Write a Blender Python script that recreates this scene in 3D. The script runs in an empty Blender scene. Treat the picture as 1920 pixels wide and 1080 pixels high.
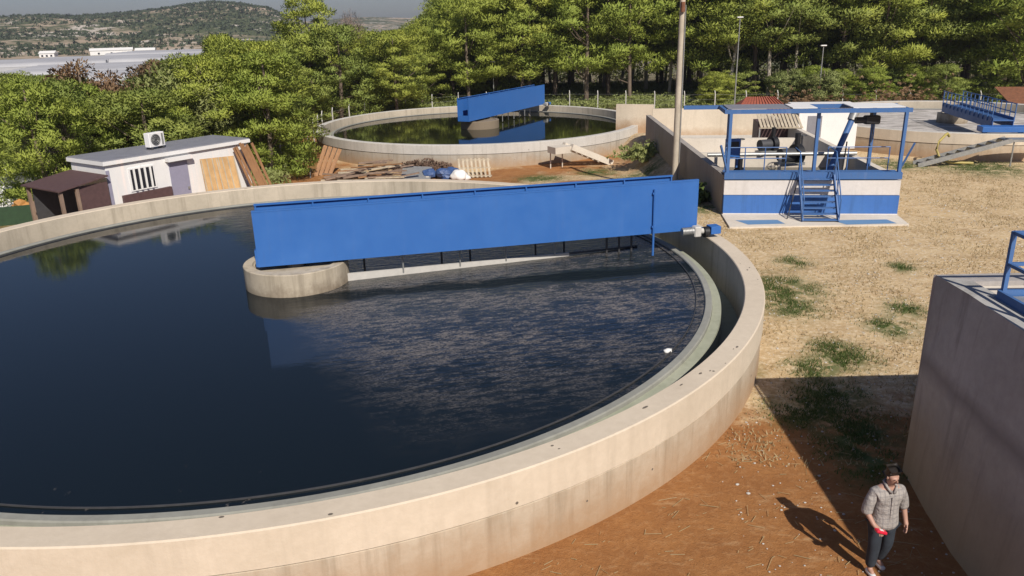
import bpy, bmesh, math, random
import numpy as np
from mathutils import Vector, Matrix, noise
R = math.radians
sc = bpy.context.scene
col = sc.collection
# ------------------------------------------------------------------ camera
cam_d = bpy.data.cameras.new('camera'); cam = bpy.data.objects.new('camera', cam_d); col.objects.link(cam)
cam_d.sensor_width = 36; cam_d.lens = 27.65; cam_d.clip_start = .1; cam_d.clip_end = 12000
TH, RO, CH = R(18.72), R(-1.41), 7.817
F = Vector((0, math.cos(TH), -math.sin(TH))); U = Vector((0, math.sin(TH), math.cos(TH))); X = Vector((1, 0, 0))
cr, sr = math.cos(RO), math.sin(RO)
cx_ = X*cr + U*sr; cy_ = -X*sr + U*cr
m = Matrix((cx_, cy_, -F)).transposed().to_4x4(); m.translation = (0, 0, CH)
cam.matrix_world = m
sc.camera = cam
# ------------------------------------------------------------------ sky, sun, exposure
SUN = Vector((.42, -1.07, 1.0)).normalized()
w = bpy.data.worlds.new('World'); sc.world = w; w.use_nodes = True
nt = w.node_tree; nt.nodes.clear()
sk = nt.nodes.new('ShaderNodeTexSky'); sk.sky_type = 'NISHITA'; sk.sun_disc = False
sk.sun_elevation = math.asin(SUN.z); sk.sun_rotation = math.atan2(SUN.x, SUN.y)
sk.dust_density = 1.0; sk.air_density = 1.0; sk.ozone_density = 4.0; sk.altitude = 50
bg = nt.nodes.new('ShaderNodeBackground'); bg.inputs[1].default_value = .056
ow = nt.nodes.new('ShaderNodeOutputWorld')
mxs = nt.nodes.new('ShaderNodeMix'); mxs.data_type = 'RGBA'; mxs.blend_type = 'MULTIPLY'; mxs.inputs[0].default_value = 1; mxs.inputs[7].default_value = (.93, .92, 1.06, 1)
nt.links.new(sk.outputs[0], mxs.inputs[6]); nt.links.new(mxs.outputs[2], bg.inputs[0]); nt.links.new(bg.outputs[0], ow.inputs[0])
sd = bpy.data.lights.new('sun', 'SUN'); sd.energy = 4.9; sd.angle = R(.5); sd.color = (1, .93, .82)
so = bpy.data.objects.new('sun', sd); col.objects.link(so)
so.rotation_euler = SUN.to_track_quat('Z', 'Y').to_euler()
sc.view_settings.view_transform = 'Standard'; sc.view_settings.look = 'None'
sc.view_settings.exposure = 0.12; sc.view_settings.gamma = 1
sc.render.engine = 'CYCLES'
sc.cycles.max_bounces = 6; sc.cycles.transparent_max_bounces = 8

# ------------------------------------------------------------------ materials
def rgb(c): return (c[0], c[1], c[2], 1)
class NT:
    def __init__(s, name):
        s.m = bpy.data.materials.new(name); s.m.use_nodes = True; s.t = s.m.node_tree
        s.p = s.t.nodes['Principled BSDF']
        s.co = s.n('ShaderNodeTexCoord').outputs['Object']
    def n(s, k, **kw):
        x = s.t.nodes.new(k)
        for a, b in kw.items(): setattr(x, a, b)
        return x
    def l(s, a, b): s.t.links.new(a, b)
    def noise(s, scale, detail=5, rough=.6, vec=None, sv=None, off=None, dist=0):
        v = vec or s.co
        if sv or off:
            mp = s.n('ShaderNodeMapping'); s.l(v, mp.inputs[0])
            if sv: mp.inputs[3].default_value = sv
            if off: mp.inputs[1].default_value = off
            v = mp.outputs[0]
        x = s.n('ShaderNodeTexNoise'); s.l(v, x.inputs['Vector'])
        x.inputs['Scale'].default_value = scale; x.inputs['Detail'].default_value = detail
        x.inputs['Roughness'].default_value = rough; x.inputs['Distortion'].default_value = dist
        return x.outputs[0]
    def ramp(s, v, a, b, ca=0, cb=1):
        x = s.n('ShaderNodeMapRange'); s.l(v, x.inputs[0])
        for i, q in enumerate((a, b, ca, cb)): x.inputs[i+1].default_value = q
        return x.outputs[0]
    def mth(s, op, a, b=None, clamp=False):
        x = s.n('ShaderNodeMath', operation=op); x.use_clamp = clamp
        for i, q in enumerate((a, b)):
            if q is None: continue
            if isinstance(q, (int, float)): x.inputs[i].default_value = q
            else: s.l(q, x.inputs[i])
        return x.outputs[0]
    def mix(s, f, a, b, mode='MIX'):
        x = s.n('ShaderNodeMix', data_type='RGBA', blend_type=mode)
        for i, q in ((0, f), (6, a), (7, b)):
            if isinstance(q, (int, float)): x.inputs[i].default_value = q
            elif isinstance(q, tuple): x.inputs[i].default_value = rgb(q)
            else: s.l(q, x.inputs[i])
        return x.outputs[2]
    def bump(s, h, strength, dist=.02):
        x = s.n('ShaderNodeBump'); x.inputs['Strength'].default_value = strength; x.inputs['Distance'].default_value = dist
        s.l(h, x.inputs['Height']); s.l(x.outputs[0], s.p.inputs['Normal']); return x
    def base(s, c):
        if isinstance(c, tuple): s.p.inputs['Base Color'].default_value = rgb(c)
        else: s.l(c, s.p.inputs['Base Color'])
        return s
    def rough(s, v):
        if isinstance(v, (int, float)): s.p.inputs['Roughness'].default_value = v
        else: s.l(v, s.p.inputs['Roughness'])
        return s
    def sep(s, i):
        x = s.n('ShaderNodeSeparateXYZ'); s.l(s.co, x.inputs[0]); return x.outputs[i]

def concrete(name, c, c2, soil=None, soil_z=(0, .6), streak=.35):
    t = NT(name)
    a = t.noise(.55, 6, .6); b = t.noise(7, 6, .7); st = t.noise(3.2, 5, .65, sv=(1, 1, .07))
    k = t.mix(t.ramp(a, .35, .68), c, c2)
    k = t.mix(t.mth('MULTIPLY', t.ramp(st, .5, .75), streak, True), k, (c2[0]*.45, c2[1]*.43, c2[2]*.4))
    k = t.mix(t.ramp(b, .3, .75, 0, .3), k, (c2[0]*.7, c2[1]*.68, c2[2]*.62))
    sp = t.noise(38, 3, .6)
    k = t.mix(t.ramp(sp, .68, .76, 0, .35), k, (c2[0]*.3, c2[1]*.3, c2[2]*.3))
    if soil:
        z = t.sep(2)
        zz = t.mth('ADD', z, t.mth('MULTIPLY', t.mth('SUBTRACT', t.noise(2.2, 6, .75), .5), -1.1))
        k = t.mix(t.ramp(zz, soil_z[0], soil_z[1], .85, 0), k, soil)
    t.base(k).rough(.85); t.bump(t.mth('ADD', b, t.mth('MULTIPLY', sp, .4)), .35, .015)
    return t.m
def paint(name, c, rough=.45, wear=.12, c2=None, metal=0, spec=None):
    t = NT(name); c2 = c2 or (c[0]*.75+.02, c[1]*.75+.02, c[2]*.78+.02)
    a = t.noise(1.3, 6, .7); b = t.noise(9, 5, .7, sv=(1, 1, .12))
    k = t.mix(t.ramp(a, .35, .7, 0, .8), c, c2)
    k = t.mix(t.ramp(b, .55, .8, 0, wear), k, (.12, .1, .09)); k = t.mix(t.ramp(t.noise(2.2, 5, .75, sv=(1, 1, .05)), .56, .72, 0, wear*1.6), k, (c[0]*2+.05, c[1]*1.3+.03, c[2]*1.05+.02))
    t.base(k).rough(t.ramp(a, .3, .7, rough-.08, rough+.12)); t.p.inputs['Metallic'].default_value = metal
    t.bump(t.noise(1.1, 2), .12, .02)
    return t.m
def plain(name, c, rough=.7, var=.25, scale=6, metal=0):
    t = NT(name); a = t.noise(scale, 5, .65)
    t.base(t.mix(t.ramp(a, .3, .7), c, tuple(q*(1-var) for q in c))).rough(rough); t.p.inputs['Metallic'].default_value = metal
    return t.m
def wood(name, c, c2):
    t = NT(name); a = t.noise(6, 6, .7, sv=(1, 1, .15)); b = t.noise(1.6, 3)
    k = t.mix(t.ramp(a, .35, .65), c, c2); k = t.mix(t.ramp(b, .4, .7, 0, .4), k, tuple(q*.5 for q in c2))
    t.base(k).rough(.75); t.bump(a, .3, .01); return t.m

M = {}
M['conc'] = concrete('cream_concrete', (.66, .565, .45), (.56, .475, .37), (.36, .22, .12), (.05, .85), .22)
M['conc_top'] = concrete('cream_concrete_top', (.62, .53, .42), (.56, .475, .375), None, streak=.1)
M['conc_low'] = concrete('cream_concrete_lower', (.56, .48, .38), (.45, .385, .30), (.35, .215, .115), (.02, 1.05), .8)
M['conc2'] = concrete('pale_grey_concrete', (.56, .535, .50), (.47, .45, .42), None, streak=.4)
M['conc2_low'] = concrete('grey_concrete_lower', (.43, .39, .335), (.35, .315, .27), (.34, .22, .12), (-1.3, -.5), .7)
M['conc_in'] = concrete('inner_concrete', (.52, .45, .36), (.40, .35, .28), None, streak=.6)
M['conc_grey'] = concrete('grey_concrete', (.37, .345, .335), (.30, .28, .27), (.30, .235, .15), (-.2, 2.1), .55)
t = NT('basin_concrete')
z = t.sep(2); a = t.noise(.6, 6, .65); b = t.noise(6, 6, .7); st = t.noise(2.6, 5, .7, sv=(1, 1, .08)); w1 = t.noise(1.1, 5, .65, off=(4, 4, 4))
k = t.mix(t.ramp(a, .35, .66), (.41, .40, .385), (.33, .325, .31))
lowm = t.ramp(t.mth('ADD', z, t.mth('MULTIPLY', t.mth('SUBTRACT', w1, .5), .5)), 2.45, 1.2)
k = t.mix(lowm, k, t.mix(t.ramp(a, .35, .66), (.37, .345, .29), (.29, .265, .215)))
bd = t.mth('SUBTRACT', 1.0, t.mth('DIVIDE', t.mth('ABSOLUTE', t.mth('SUBTRACT', t.mth('ADD', z, t.mth('MULTIPLY', t.mth('SUBTRACT', w1, .5), .35)), 2.16)), .26), True)
k = t.mix(t.mth('MULTIPLY', bd, .6), k, (.13, .12, .12))
k = t.mix(t.mth('MULTIPLY', t.ramp(st, .52, .68), .55), k, (.15, .135, .125))
k = t.mix(t.ramp(b, .35, .75, 0, .35), k, (.2, .185, .17))
k = t.mix(t.ramp(z, .0, 1.5, .7, 0), k, (.31, .245, .14))
t.base(k).rough(.9); t.bump(b, .4, .02); M['conc_basin'] = t.m
M['conc_pale'] = concrete('pale_concrete', (.66, .60, .52), (.56, .5, .43), None, streak=.2)
M['pillar'] = concrete('board_marked_concrete', (.50, .43, .33), (.38, .33, .26), (.16, .12, .08), (.9, 1.35), .8)
M['white_wall'] = concrete('whitewashed_concrete', (.66, .62, .60), (.58, .545, .52), None, streak=.2)
M['weir'] = concrete('algae_launder', (.36, .37, .29), (.26, .28, .21), None, streak=.3)
M['weir_lip'] = concrete('grey_weir_lip', (.30, .30, .27), (.22, .22, .20), None, streak=.3)
M['hole'] = plain('dark_stain', (.15, .125, .10), .9)
M['blue'] = paint('blue_paint', (.030, .122, .385), .42, .10, (.036, .138, .41))
M['blue_dk'] = paint('blue_steel', (.045, .13, .33), .5, .3)
M['blue_wall'] = concrete('blue_painted_wall', (.04, .135, .42), (.055, .16, .43), None, streak=.5)
M['blue_floor'] = concrete('blue_floor_strip', (.10, .22, .42), (.12, .24, .42), None, streak=.1)  # flat blue for the two strips on the apron
M['white'] = paint('white_paint', (.74, .73, .72), .5, .12, (.68, .67, .67))
M['white_bd'] = plain('white_board', (.5, .48, .45), .6, .15)
M['steel'] = plain('galvanised_steel', (.42, .42, .41), .4, .3, 8, .5)
M['grey_sheet'] = plain('grey_roof_sheet', (.23, .23, .26), .5, .2, 3)
M['lilac'] = plain('lilac_grey_door', (.28, .27, .36), .5, .1)
M['maroon'] = plain('maroon_panel', (.10, .055, .055), .65, .3)
M['black'] = plain('black_metal', (.012, .012, .014), .5, .3)
M['darkgrey'] = plain('dark_grey_metal', (.06, .06, .065), .5, .3)
M['glass'] = plain('dark_window_glass', (.02, .022, .03), .08, .2)
M['wood_pale'] = wood('pale_plywood', (.62, .40, .19), (.50, .30, .13))
M['wood_brown'] = wood('brown_planks', (.36, .19, .085), (.24, .12, .055))
M['wood_old'] = wood('weathered_timber', (.30, .21, .15), (.19, .13, .10))
M['wood_grey'] = wood('grey_pole_wood', (.54, .47, .38), (.42, .36, .28))
M['pallet'] = wood('pallet_wood', (.52, .45, .34), (.40, .33, .24))
M['tile'] = plain('red_roof_tile', (.36, .10, .06), .8, .45, 12)
M['rust'] = plain('rusty_sheet', (.25, .10, .05), .8, .5, 4)
M['skin'] = plain('skin', (.42, .24, .18), .55, .1)
M['hair'] = plain('dark_hair', (.015, .011, .009), .6, .3)
t = NT('checked_cloth')
x_, y_, z_ = t.sep(0), t.sep(1), t.sep(2)
cx = t.mth('PINGPONG', x_, .035); cz = t.mth('PINGPONG', z_, .035)
k = t.mix(t.ramp(t.noise(7, 4, .6), .35, .65), (.36, .33, .31), (.29, .265, .25))
k = t.mix(t.ramp(cx, .022, .03, 0, .4), k, (.16, .15, .16)); k = t.mix(t.ramp(cz, .022, .03, 0, .4), k, (.16, .15, .16))
t.base(k).rough(.9); t.bump(t.noise(9, 4, .7), .9, .04); M['shirt'] = t.m
M['jeans'] = plain('dark_denim', (.028, .036, .05), .9, .35, 12)
M['shoe'] = plain('white_shoe', (.6, .6, .6), .6, .1)
M['red'] = plain('red_plastic', (.62, .02, .05), .35, .1)
M['bluetarp'] = plain('blue_tarpaulin', (.05, .10, .25), .5, .4, 5)
M['sack'] = plain('white_sack', (.75, .74, .72), .8, .1)
M['plastic'] = plain('greenhouse_film', (.42, .42, .44), .6, .2, .05)
M['yellow'] = plain('yellow_hose', (.42, .34, .10), .6, .2)
M['orange'] = plain('orange_plastic', (.50, .24, .07), .6, .3)
M['bark'] = wood('pine_bark', (.20, .15, .11), (.11, .08, .06))
M['bark_pale'] = wood('pale_pine_bark', (.52, .45, .37), (.34, .29, .24))
M['brush'] = plain('dry_brushwood', (.16, .10, .07), .9, .4)
M['greenbox'] = plain('green_netting', (.025, .06, .025), .8, .3)

def leafmat(name, c1, c2, c3, tr=.25):
    t = NT(name)
    oi = t.n('ShaderNodeObjectInfo'); g = t.n('ShaderNodeNewGeometry')
    a = t.noise(.45, 3, .6)
    k = t.mix(t.ramp(a, .38, .62), c1, c2)
    k = t.mix(t.mth('MULTIPLY', g.outputs['Random Per Island'], .55), k, c3)
    k = t.mix(t.mth('MULTIPLY', oi.outputs['Random'], .5), k, (c2[0]*.8, c2[1]*.95, c2[2]))
    t.base(k).rough(.6)
    t.p.inputs['Specular IOR Level'].default_value = .25
    ts = t.n('ShaderNodeBsdfTranslucent'); t.l(k, ts.inputs[0])
    mx = t.n('ShaderNodeMixShader'); mx.inputs[0].default_value = tr
    o = t.t.nodes['Material Output']
    t.l(t.p.outputs[0], mx.inputs[1]); t.l(ts.outputs[0], mx.inputs[2]); t.l(mx.outputs[0], o.inputs[0])
    return t.m
M['pine_a'] = leafmat('bright_pine_needles', (.40, .43, .07), (.26, .32, .055), (.48, .50, .11), .3)
M['pine_b'] = leafmat('dark_pine_needles', (.32, .36, .075), (.21, .27, .06), (.39, .42, .11), .3)
M['leaf_g'] = leafmat('olive_leaves', (.31, .33, .11), (.22, .26, .075), (.38, .37, .17), .3)
M['leaf_r'] = leafmat('reddish_leaves', (.29, .19, .10), (.22, .14, .08), (.36, .22, .13), .35)
M['twig'] = leafmat('bare_reddish_twigs', (.34, .25, .22), (.28, .20, .17), (.40, .29, .25))
M['grass_g'] = leafmat('green_grass', (.08, .13, .03), (.06, .10, .02), (.14, .17, .05))
M['grass_d'] = leafmat('dry_grass', (.42, .32, .18), (.34, .25, .13), (.5, .4, .24))
M['scrub'] = leafmat('hill_scrub', (.055, .075, .035), (.04, .055, .028), (.07, .085, .04), .1)

# ------------------------------------------------------------------ helpers
def tag(o, label=None, cat=None, group=None, kind=None):
    if label: o['label'] = label
    if cat: o['category'] = cat
    if group: o['group'] = group
    if kind: o['kind'] = kind
    return o
def empty(name, loc=(0, 0, 0), rz=0, label=None, cat=None, group=None):
    o = bpy.data.objects.new(name, None); col.objects.link(o); o.location = loc; o.rotation_euler = (0, 0, rz)
    o.empty_display_size = .2
    return tag(o, label, cat, group)
def link(name, bm, mats, parent=None, smooth=False):
    me = bpy.data.meshes.new(name); bm.normal_update(); bm.to_mesh(me); bm.free()
    for q in (mats if isinstance(mats, (list, tuple)) else [mats]): me.materials.append(M[q] if isinstance(q, str) else q)
    if smooth:
        me.polygons.foreach_set('use_smooth', [True]*len(me.polygons))
        if smooth == 'auto': me.set_sharp_from_angle(angle=R(35))
    o = bpy.data.objects.new(name, me); col.objects.link(o)
    if parent: o.parent = parent
    return o
def arrmesh(name, V, Fc, mats, parent=None, smooth=False):
    me = bpy.data.meshes.new(name or 'crown')
    V = np.asarray(V, dtype=np.float32); Fc = np.asarray(Fc, dtype=np.int32); k = Fc.shape[1]
    me.vertices.add(len(V)); me.vertices.foreach_set('co', V.ravel())
    me.loops.add(Fc.size); me.loops.foreach_set('vertex_index', Fc.ravel())
    me.polygons.add(len(Fc)); me.polygons.foreach_set('loop_start', np.arange(0, Fc.size, k, dtype=np.int32))
    me.polygons.foreach_set('loop_total', np.full(len(Fc), k, dtype=np.int32))
    me.update(calc_edges=True)
    if smooth: me.polygons.foreach_set('use_smooth', [True]*len(Fc))
    for q in (mats if isinstance(mats, (list, tuple)) else [mats]): me.materials.append(M[q])
    o = bpy.data.objects.new(name, me); col.objects.link(o)
    if parent: o.parent = parent
    return o
def box(bm, a, b, bev=0, mat=0, M4=None):
    a, b = Vector(a), Vector(b)
    g = bmesh.ops.create_cube(bm, size=1)['verts']
    for v in g:
        v.co = Vector(((a[i]+b[i])/2 + v.co[i]*abs(b[i]-a[i])) for i in range(3))
    fs = {f for v in g for f in v.link_faces}
    for f in fs: f.material_index = mat
    if bev:
        es = list({e for v in g for e in v.link_edges})
        r = bmesh.ops.bevel(bm, geom=es, offset=bev, segments=1, affect='EDGES')
        g = list({v for f in r['faces'] for v in f.verts} | {v for v in g if v.is_valid})
        for f in r['faces']: f.material_index = mat
    if M4:
        for v in g: v.co = M4 @ v.co
    return g
def bar(bm, p, q, wd, ht=None, up=(0, 0, 1), mat=0):
    """box beam between two points"""
    p, q = Vector(p), Vector(q); ht = ht or wd
    d = (q-p); L = d.length; d.normalize(); u = Vector(up)
    if abs(d.dot(u)) > .98: u = Vector((0, 1, 0))
    s = d.cross(u).normalized(); u = s.cross(d)
    vs = []
    for t in (0, L):
        for a, b in ((-1, -1), (1, -1), (1, 1), (-1, 1)):
            vs.append(bm.verts.new(p + d*t + s*a*wd/2 + u*b*ht/2))
    for f in ((0, 1, 2, 3), (7, 6, 5, 4), (0, 4, 5, 1), (1, 5, 6, 2), (2, 6, 7, 3), (3, 7, 4, 0)):
        bm.faces.new([vs[i] for i in f]).material_index = mat
    return vs
def tube(bm, pts, r, n=8, r2=None, mat=0):
    pts = [Vector(p) for p in pts]; rings = []
    for i, p in enumerate(pts):
        d = (pts[min(i+1, len(pts)-1)] - pts[max(i-1, 0)]).normalized()
        u = Vector((0, 0, 1)) if abs(d.z) < .95 else Vector((1, 0, 0))
        s = d.cross(u).normalized(); u = s.cross(d)
        rr = r if r2 is None else r + (r2-r)*i/(len(pts)-1)
        if isinstance(r, (list, tuple)): rr = r[i]
        rings.append([bm.verts.new(p + (s*math.cos(a)+u*math.sin(a))*rr) for a in [2*math.pi*k/n for k in range(n)]])
    for a, b in zip(rings, rings[1:]):
        for k in range(n):
            bm.faces.new((a[k], a[(k+1) % n], b[(k+1) % n], b[k])).material_index = mat
    bm.faces.new(rings[0][::-1]).material_index = mat; bm.faces.new(rings[-1]).material_index = mat
def revolve(bm, c, prof, n=160, a0=0, a1=2*math.pi, mats=None, closed=True, jit=0):
    """profile list of (r, z) swept about c; closed loop profile"""
    full = abs(a1-a0-2*math.pi) < 1e-6; cnt = n if full else n+1; rings = []
    for k in range(cnt):
        a = a0 + (a1-a0)*k/n
        rings.append([bm.verts.new((c[0]+r*math.cos(a), c[1]+r*math.sin(a), z)) for r, z in prof])
    L = len(prof); seg = L if closed else L-1
    for k in range(n):
        A, B = rings[k], rings[(k+1) % cnt]
        for j in range(seg):
            f = bm.faces.new((A[j], B[j], B[(j+1) % L], A[(j+1) % L]))
            if mats: f.material_index = mats[j]
    if not full and closed:
        bm.faces.new(rings[0]); bm.faces.new(rings[-1][::-1])
def smooth01(t): t = max(0., min(1., t)); return t*t*(3-2*t)
def sm(v, a, b): return smooth01((v-a)/(b-a))
def parent_at(o, p): o.parent = p; o.matrix_parent_inverse = Matrix()
def local(t): # bmesh transformed into an empty's frame
    return t.matrix_world.inverted()

# ------------------------------------------------------------------ ground
def gz(x, y):
    q = sm(x, 7.5, 9.5)
    h = -1.3*sm(y, 33, 50)*(1-q) - 1.3*sm(y, 56, 66)*q
    h += -1.6*sm(-x, 22, 60)*sm(y, 10, 50)
    h += -5.5*sm(math.hypot(x*.6, y), 95, 230)
    if math.hypot(x, y) > 14:
        h += .05*noise.noise(Vector((x*.25, y*.25, 0)))
    return h
GREENS = [(8.1,22.4,1.3),(8.1,17.3,.7),(9.9,19.2,.7),(7.8,20.8,.9),(6.9,16.7,.6),(7.6,16.9,.5),(6.7,13.7,1.0),(6.9,15.3,.9),(10.9,20.4,.6),
 (6.0,14.6,.8),(7.8,17.8,.6),(1.8,46.7,1.6),(8.1,46.4,1.5),(5.5,49,1.5),(6.8,44.5,1.8),(7.6,39,1.6),(24.7,41,2.6),(21,42.2,1.6),(8.4,33,1.0),
 (9.4,25.0,.6),(12.6,24.2,.5),(6.4,12.6,.8),(5.2,16.8,.5),(13,17,.8),(7.3,36.5,1.6),(-15.5,53,2.5),(-18,44,3),(-22,40,3),(-24,36,4),(-26,30,5)]
def axis(a, b, fine0, fine1, st, grow=1.18):
    v = list(np.arange(fine0, fine1+1e-6, st)); s = st; q = fine1
    while q < b: s *= grow; q += s; v.append(min(q, b))
    s = st; q = fine0
    while q > a: s *= grow; q -= s; v.insert(0, max(q, a))
    return v
xs = axis(-6000, 6000, -20, 32, .5); ys = axis(-400, 9000, 6, 62, .5)
V = []; G = []; BARE = []
for y in ys:
    for x in xs:
        V.append((x, y, gz(x, y)))
        g = 0
        for (a, b, r) in GREENS:
            r = r*.85; d = math.hypot(x-a, (y-b)*.8)
            if d < r*1.5: g = max(g, 1-d/(r*1.5))
        G.append(g)
nx = len(xs)
Fc = [(j*nx+i, j*nx+i+1, (j+1)*nx+i+1, (j+1)*nx+i) for j in range(len(ys)-1) for i in range(nx-1)]
t = NT('dirt_ground')
at = t.n('ShaderNodeAttribute', attribute_name='green')
x_, y_ = t.sep(0), t.sep(1)
big = t.noise(.16, 5, .6, off=(3, 1, 0)); mid = t.noise(.9, 6, .7); fine = t.noise(6, 5, .75); grit = t.noise(45, 3, .7)
straw = t.mix(t.ramp(mid, .38, .62), (.585, .43, .245), (.46, .32, .17))
hz = t.noise(1.5, 6, .75, sv=(.45, 1.3, 1), off=(2, 9, 0))
straw = t.mix(t.ramp(hz, .52, .66, 0, .75), straw, (.33, .21, .105))
straw = t.mix(t.ramp(fine, .48, .66, 0, .9), straw, (.72, .60, .42))
straw = t.mix(t.ramp(t.noise(17, 4, .8), .56, .68, 0, .7), straw, (.80, .71, .56))
straw = t.mix(t.ramp(t.noise(11, 4, .8, off=(5, 5, 5)), .58, .72, 0, .7), straw, (.26, .18, .10))
orange = t.mix(t.ramp(mid, .35, .65), (.36, .165, .058), (.27, .115, .040))
orange = t.mix(t.ramp(fine, .5, .75, 0, .6), orange, (.47, .26, .12))
orange = t.mix(t.ramp(t.noise(13, 5, .8), .54, .70, 0, .65), orange, (.20, .085, .03))
orange = t.mix(t.ramp(t.noise(2.1, 5, .7, sv=(.5, 1.4, 1), off=(1, 2, 3)), .56, .68, 0, .6), orange, (.50, .31, .16))
near = t.mth('ADD', t.ramp(y_, 13.0, 16.5, 1, 0), t.mth('MULTIPLY', t.mth('SUBTRACT', mid, .5), 1.6))
back = t.mth('MULTIPLY', t.ramp(y_, 34, 40, 0, 1), t.ramp(x_, 6, 10, 1, .25))
edge = t.mth('MULTIPLY', t.ramp(x_, 6.3, 8.6, .9, 0), t.ramp(y_, 22, 27, 0, 1))
msk = t.mth('MAXIMUM', near, t.mth('MULTIPLY', t.mth('MAXIMUM', back, edge), t.ramp(big, .35, .6)), True)
k = t.mix(t.ramp(msk, .3, .7), straw, orange)
far = t.ramp(y_, 68, 84)
k = t.mix(far, k, t.mix(t.ramp(big, .4, .6), (.11, .10, .05), (.22, .16, .10)))
lft = t.ramp(x_, -19, -24)
k = t.mix(lft, k, t.mix(t.ramp(mid, .4, .6), (.10, .12, .05), (.2, .17, .1)))
k = t.mix(t.ramp(y_, 170, 260), k, t.mix(t.ramp(t.noise(.02, 5), .4, .6), (.13, .14, .08), (.26, .22, .16)))
gm = t.mth('MULTIPLY', t.ramp(at.outputs['Fac'], 0, .7), t.ramp(t.noise(1.8, 5, .75), .38, .56), True)
k = t.mix(gm, k, (.095, .125, .04))
k = t.mix(t.ramp(grit, .58, .75, 0, .45), k, (.20, .15, .10))
t.base(k).rough(.95); t.p.inputs['Specular IOR Level'].default_value = .2
t.bump(t.mth('ADD', fine, t.mth('MULTIPLY', grit, .5)), .8, .05)
M['ground'] = t.m
g = arrmesh('ground', V, Fc, 'ground', smooth=True); tag(g, kind='structure')
at = g.data.attributes.new('green', 'FLOAT', 'POINT'); at.data.foreach_set('value', G)

# ------------------------------------------------------------------ hills far away
def lerp(tab, v):
    if v <= tab[0][0]: return tab[0][1]
    for (a, p), (b, q) in zip(tab, tab[1:]):
        if v <= b: return p + (q-p)*(v-a)/(b-a)
    return tab[-1][1]
ridge = [(-60, .2), (-45, .5), (-31.5, .87), (-29, .97), (-27, .9), (-24.5, 1.02), (-22.4, 1.24), (-20.5, 1.5), (-19.2, 1.62), (-17.6, 1.5), (-15.9, 1.2), (-14.6, .62), (-13.4, .1), (-12, -.45), (-9, -.95), (-5, -1.1), (20, -.9), (60, -.8)]
V = []; azs = np.linspace(-62, 60, 420); rs = list(np.linspace(560, 1500, 46))
def hillz(az, r):
    e = lerp(ridge, az); H = CH + 1150*math.tan(R(e)) + 7.4
    f = sm(r, 600, 1150) if r < 1150 else 1-.35*sm(r, 1150, 1500)
    x, y = r*math.sin(R(az)), r*math.cos(R(az))
    n = noise.fractal(Vector((x*.006, y*.006, 3)), 1, 2, 6)
    return -7.4 + H*f + n*5*sm(r, 600, 800)*(1-.85*sm(r, 1000, 1150)) - 1.5*(r < 600)
for r in rs:
    for az in azs: V.append((r*math.sin(R(az)), r*math.cos(R(az)), hillz(az, r)))
na = len(azs); Fc = [(j*na+i, (j+1)*na+i, (j+1)*na+i+1, j*na+i+1) for j in range(len(rs)-1) for i in range(na-1)]
t = NT('rocky_hillside')
a = t.noise(.006, 7, .65, sv=(1, 1, 3)); b = t.noise(.05, 6, .75, sv=(1, 1, 6)); c = t.noise(.011, 4, .6, off=(7, 2, 0))
gm = t.mth('ADD', t.mth('MULTIPLY', a, .7), t.mth('MULTIPLY', b, .5))
k = t.mix(t.ramp(gm, .575, .66), (.08, .095, .05), (.36, .285, .21))
k = t.mix(t.ramp(t.mth('ADD', b, t.mth('MULTIPLY', c, .6)), .86, .93, 0, .95), k, (.50, .45, .40))
t.base(k).rough(1); t.p.inputs['Specular IOR Level'].default_value = 0; M['hillm'] = t.m
tag(arrmesh('hills', V, Fc, 'hillm', smooth=True), kind='structure')
# pale blue ridge farther out
V = []; rs2 = (3600, 4200, 5000); az2 = np.linspace(-40, 40, 120)
for i, r in enumerate(rs2):
    for az in az2:
        e = .22 + .30*noise.noise(Vector((az*.16+5, 0, 0))) + (.25 if -12 < az < -5 else 0)*0
        z = (-9, CH+4200*math.tan(R(e+.15)), -9)[i]
        V.append((r*math.sin(R(az)), r*math.cos(R(az)), z))
na = len(az2); Fc = [(j*na+i, (j+1)*na+i, (j+1)*na+i+1, j*na+i+1) for j in range(2) for i in range(na-1)]
tag(arrmesh('distant_hills', V, Fc, 'hillm', smooth=True), kind='structure')
# scrub dots on the near hill (uncountable)
rnd = random.Random(5)
def blob_batch(name, pts, mat, seed=1, kids=7, flat=.7, tri=None, spread=.45):
    """each point = (x,y,z,size): cluster of small tris giving a tufty dot"""
    rg = np.random.default_rng(seed); P = np.array(pts); n = len(P)
    c = np.repeat(P, kids, 0); d = rg.normal(size=(n*kids, 3)); d /= np.linalg.norm(d, axis=1)[:, None]; d[:, 2] = abs(d[:, 2])*flat
    cc = c[:, :3] + d*c[:, 3:4]*spread
    T = []
    for k in range(3):
        o = rg.normal(size=(n*kids, 3)); o /= np.linalg.norm(o, axis=1)[:, None]
        T.append(cc + o*(tri or c[:, 3:4]*.6))
    V = np.stack(T, 1).reshape(-1, 3); Fc = np.arange(len(V)).reshape(-1, 3)
    return arrmesh(name, V, Fc, mat)
pts = []
while len(pts) < 6000:
    az = rnd.uniform(-38, -9); r = 620+rnd.random()**.8*560
    x, y = r*math.sin(R(az)), r*math.cos(R(az))
    if noise.fractal(Vector((x*.008, y*.008, 9)), 1, 2, 3) < rnd.uniform(-.5, .35): continue
    pts.append((x, y, hillz(az, r)+.3, rnd.uniform(1.5, 4.0)))
tag(blob_batch('hillside_scrub', pts, 'scrub', 3, 5), 'dark green scrub scattered over the rocky hillside behind the valley', 'scrub', kind='stuff')

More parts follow.
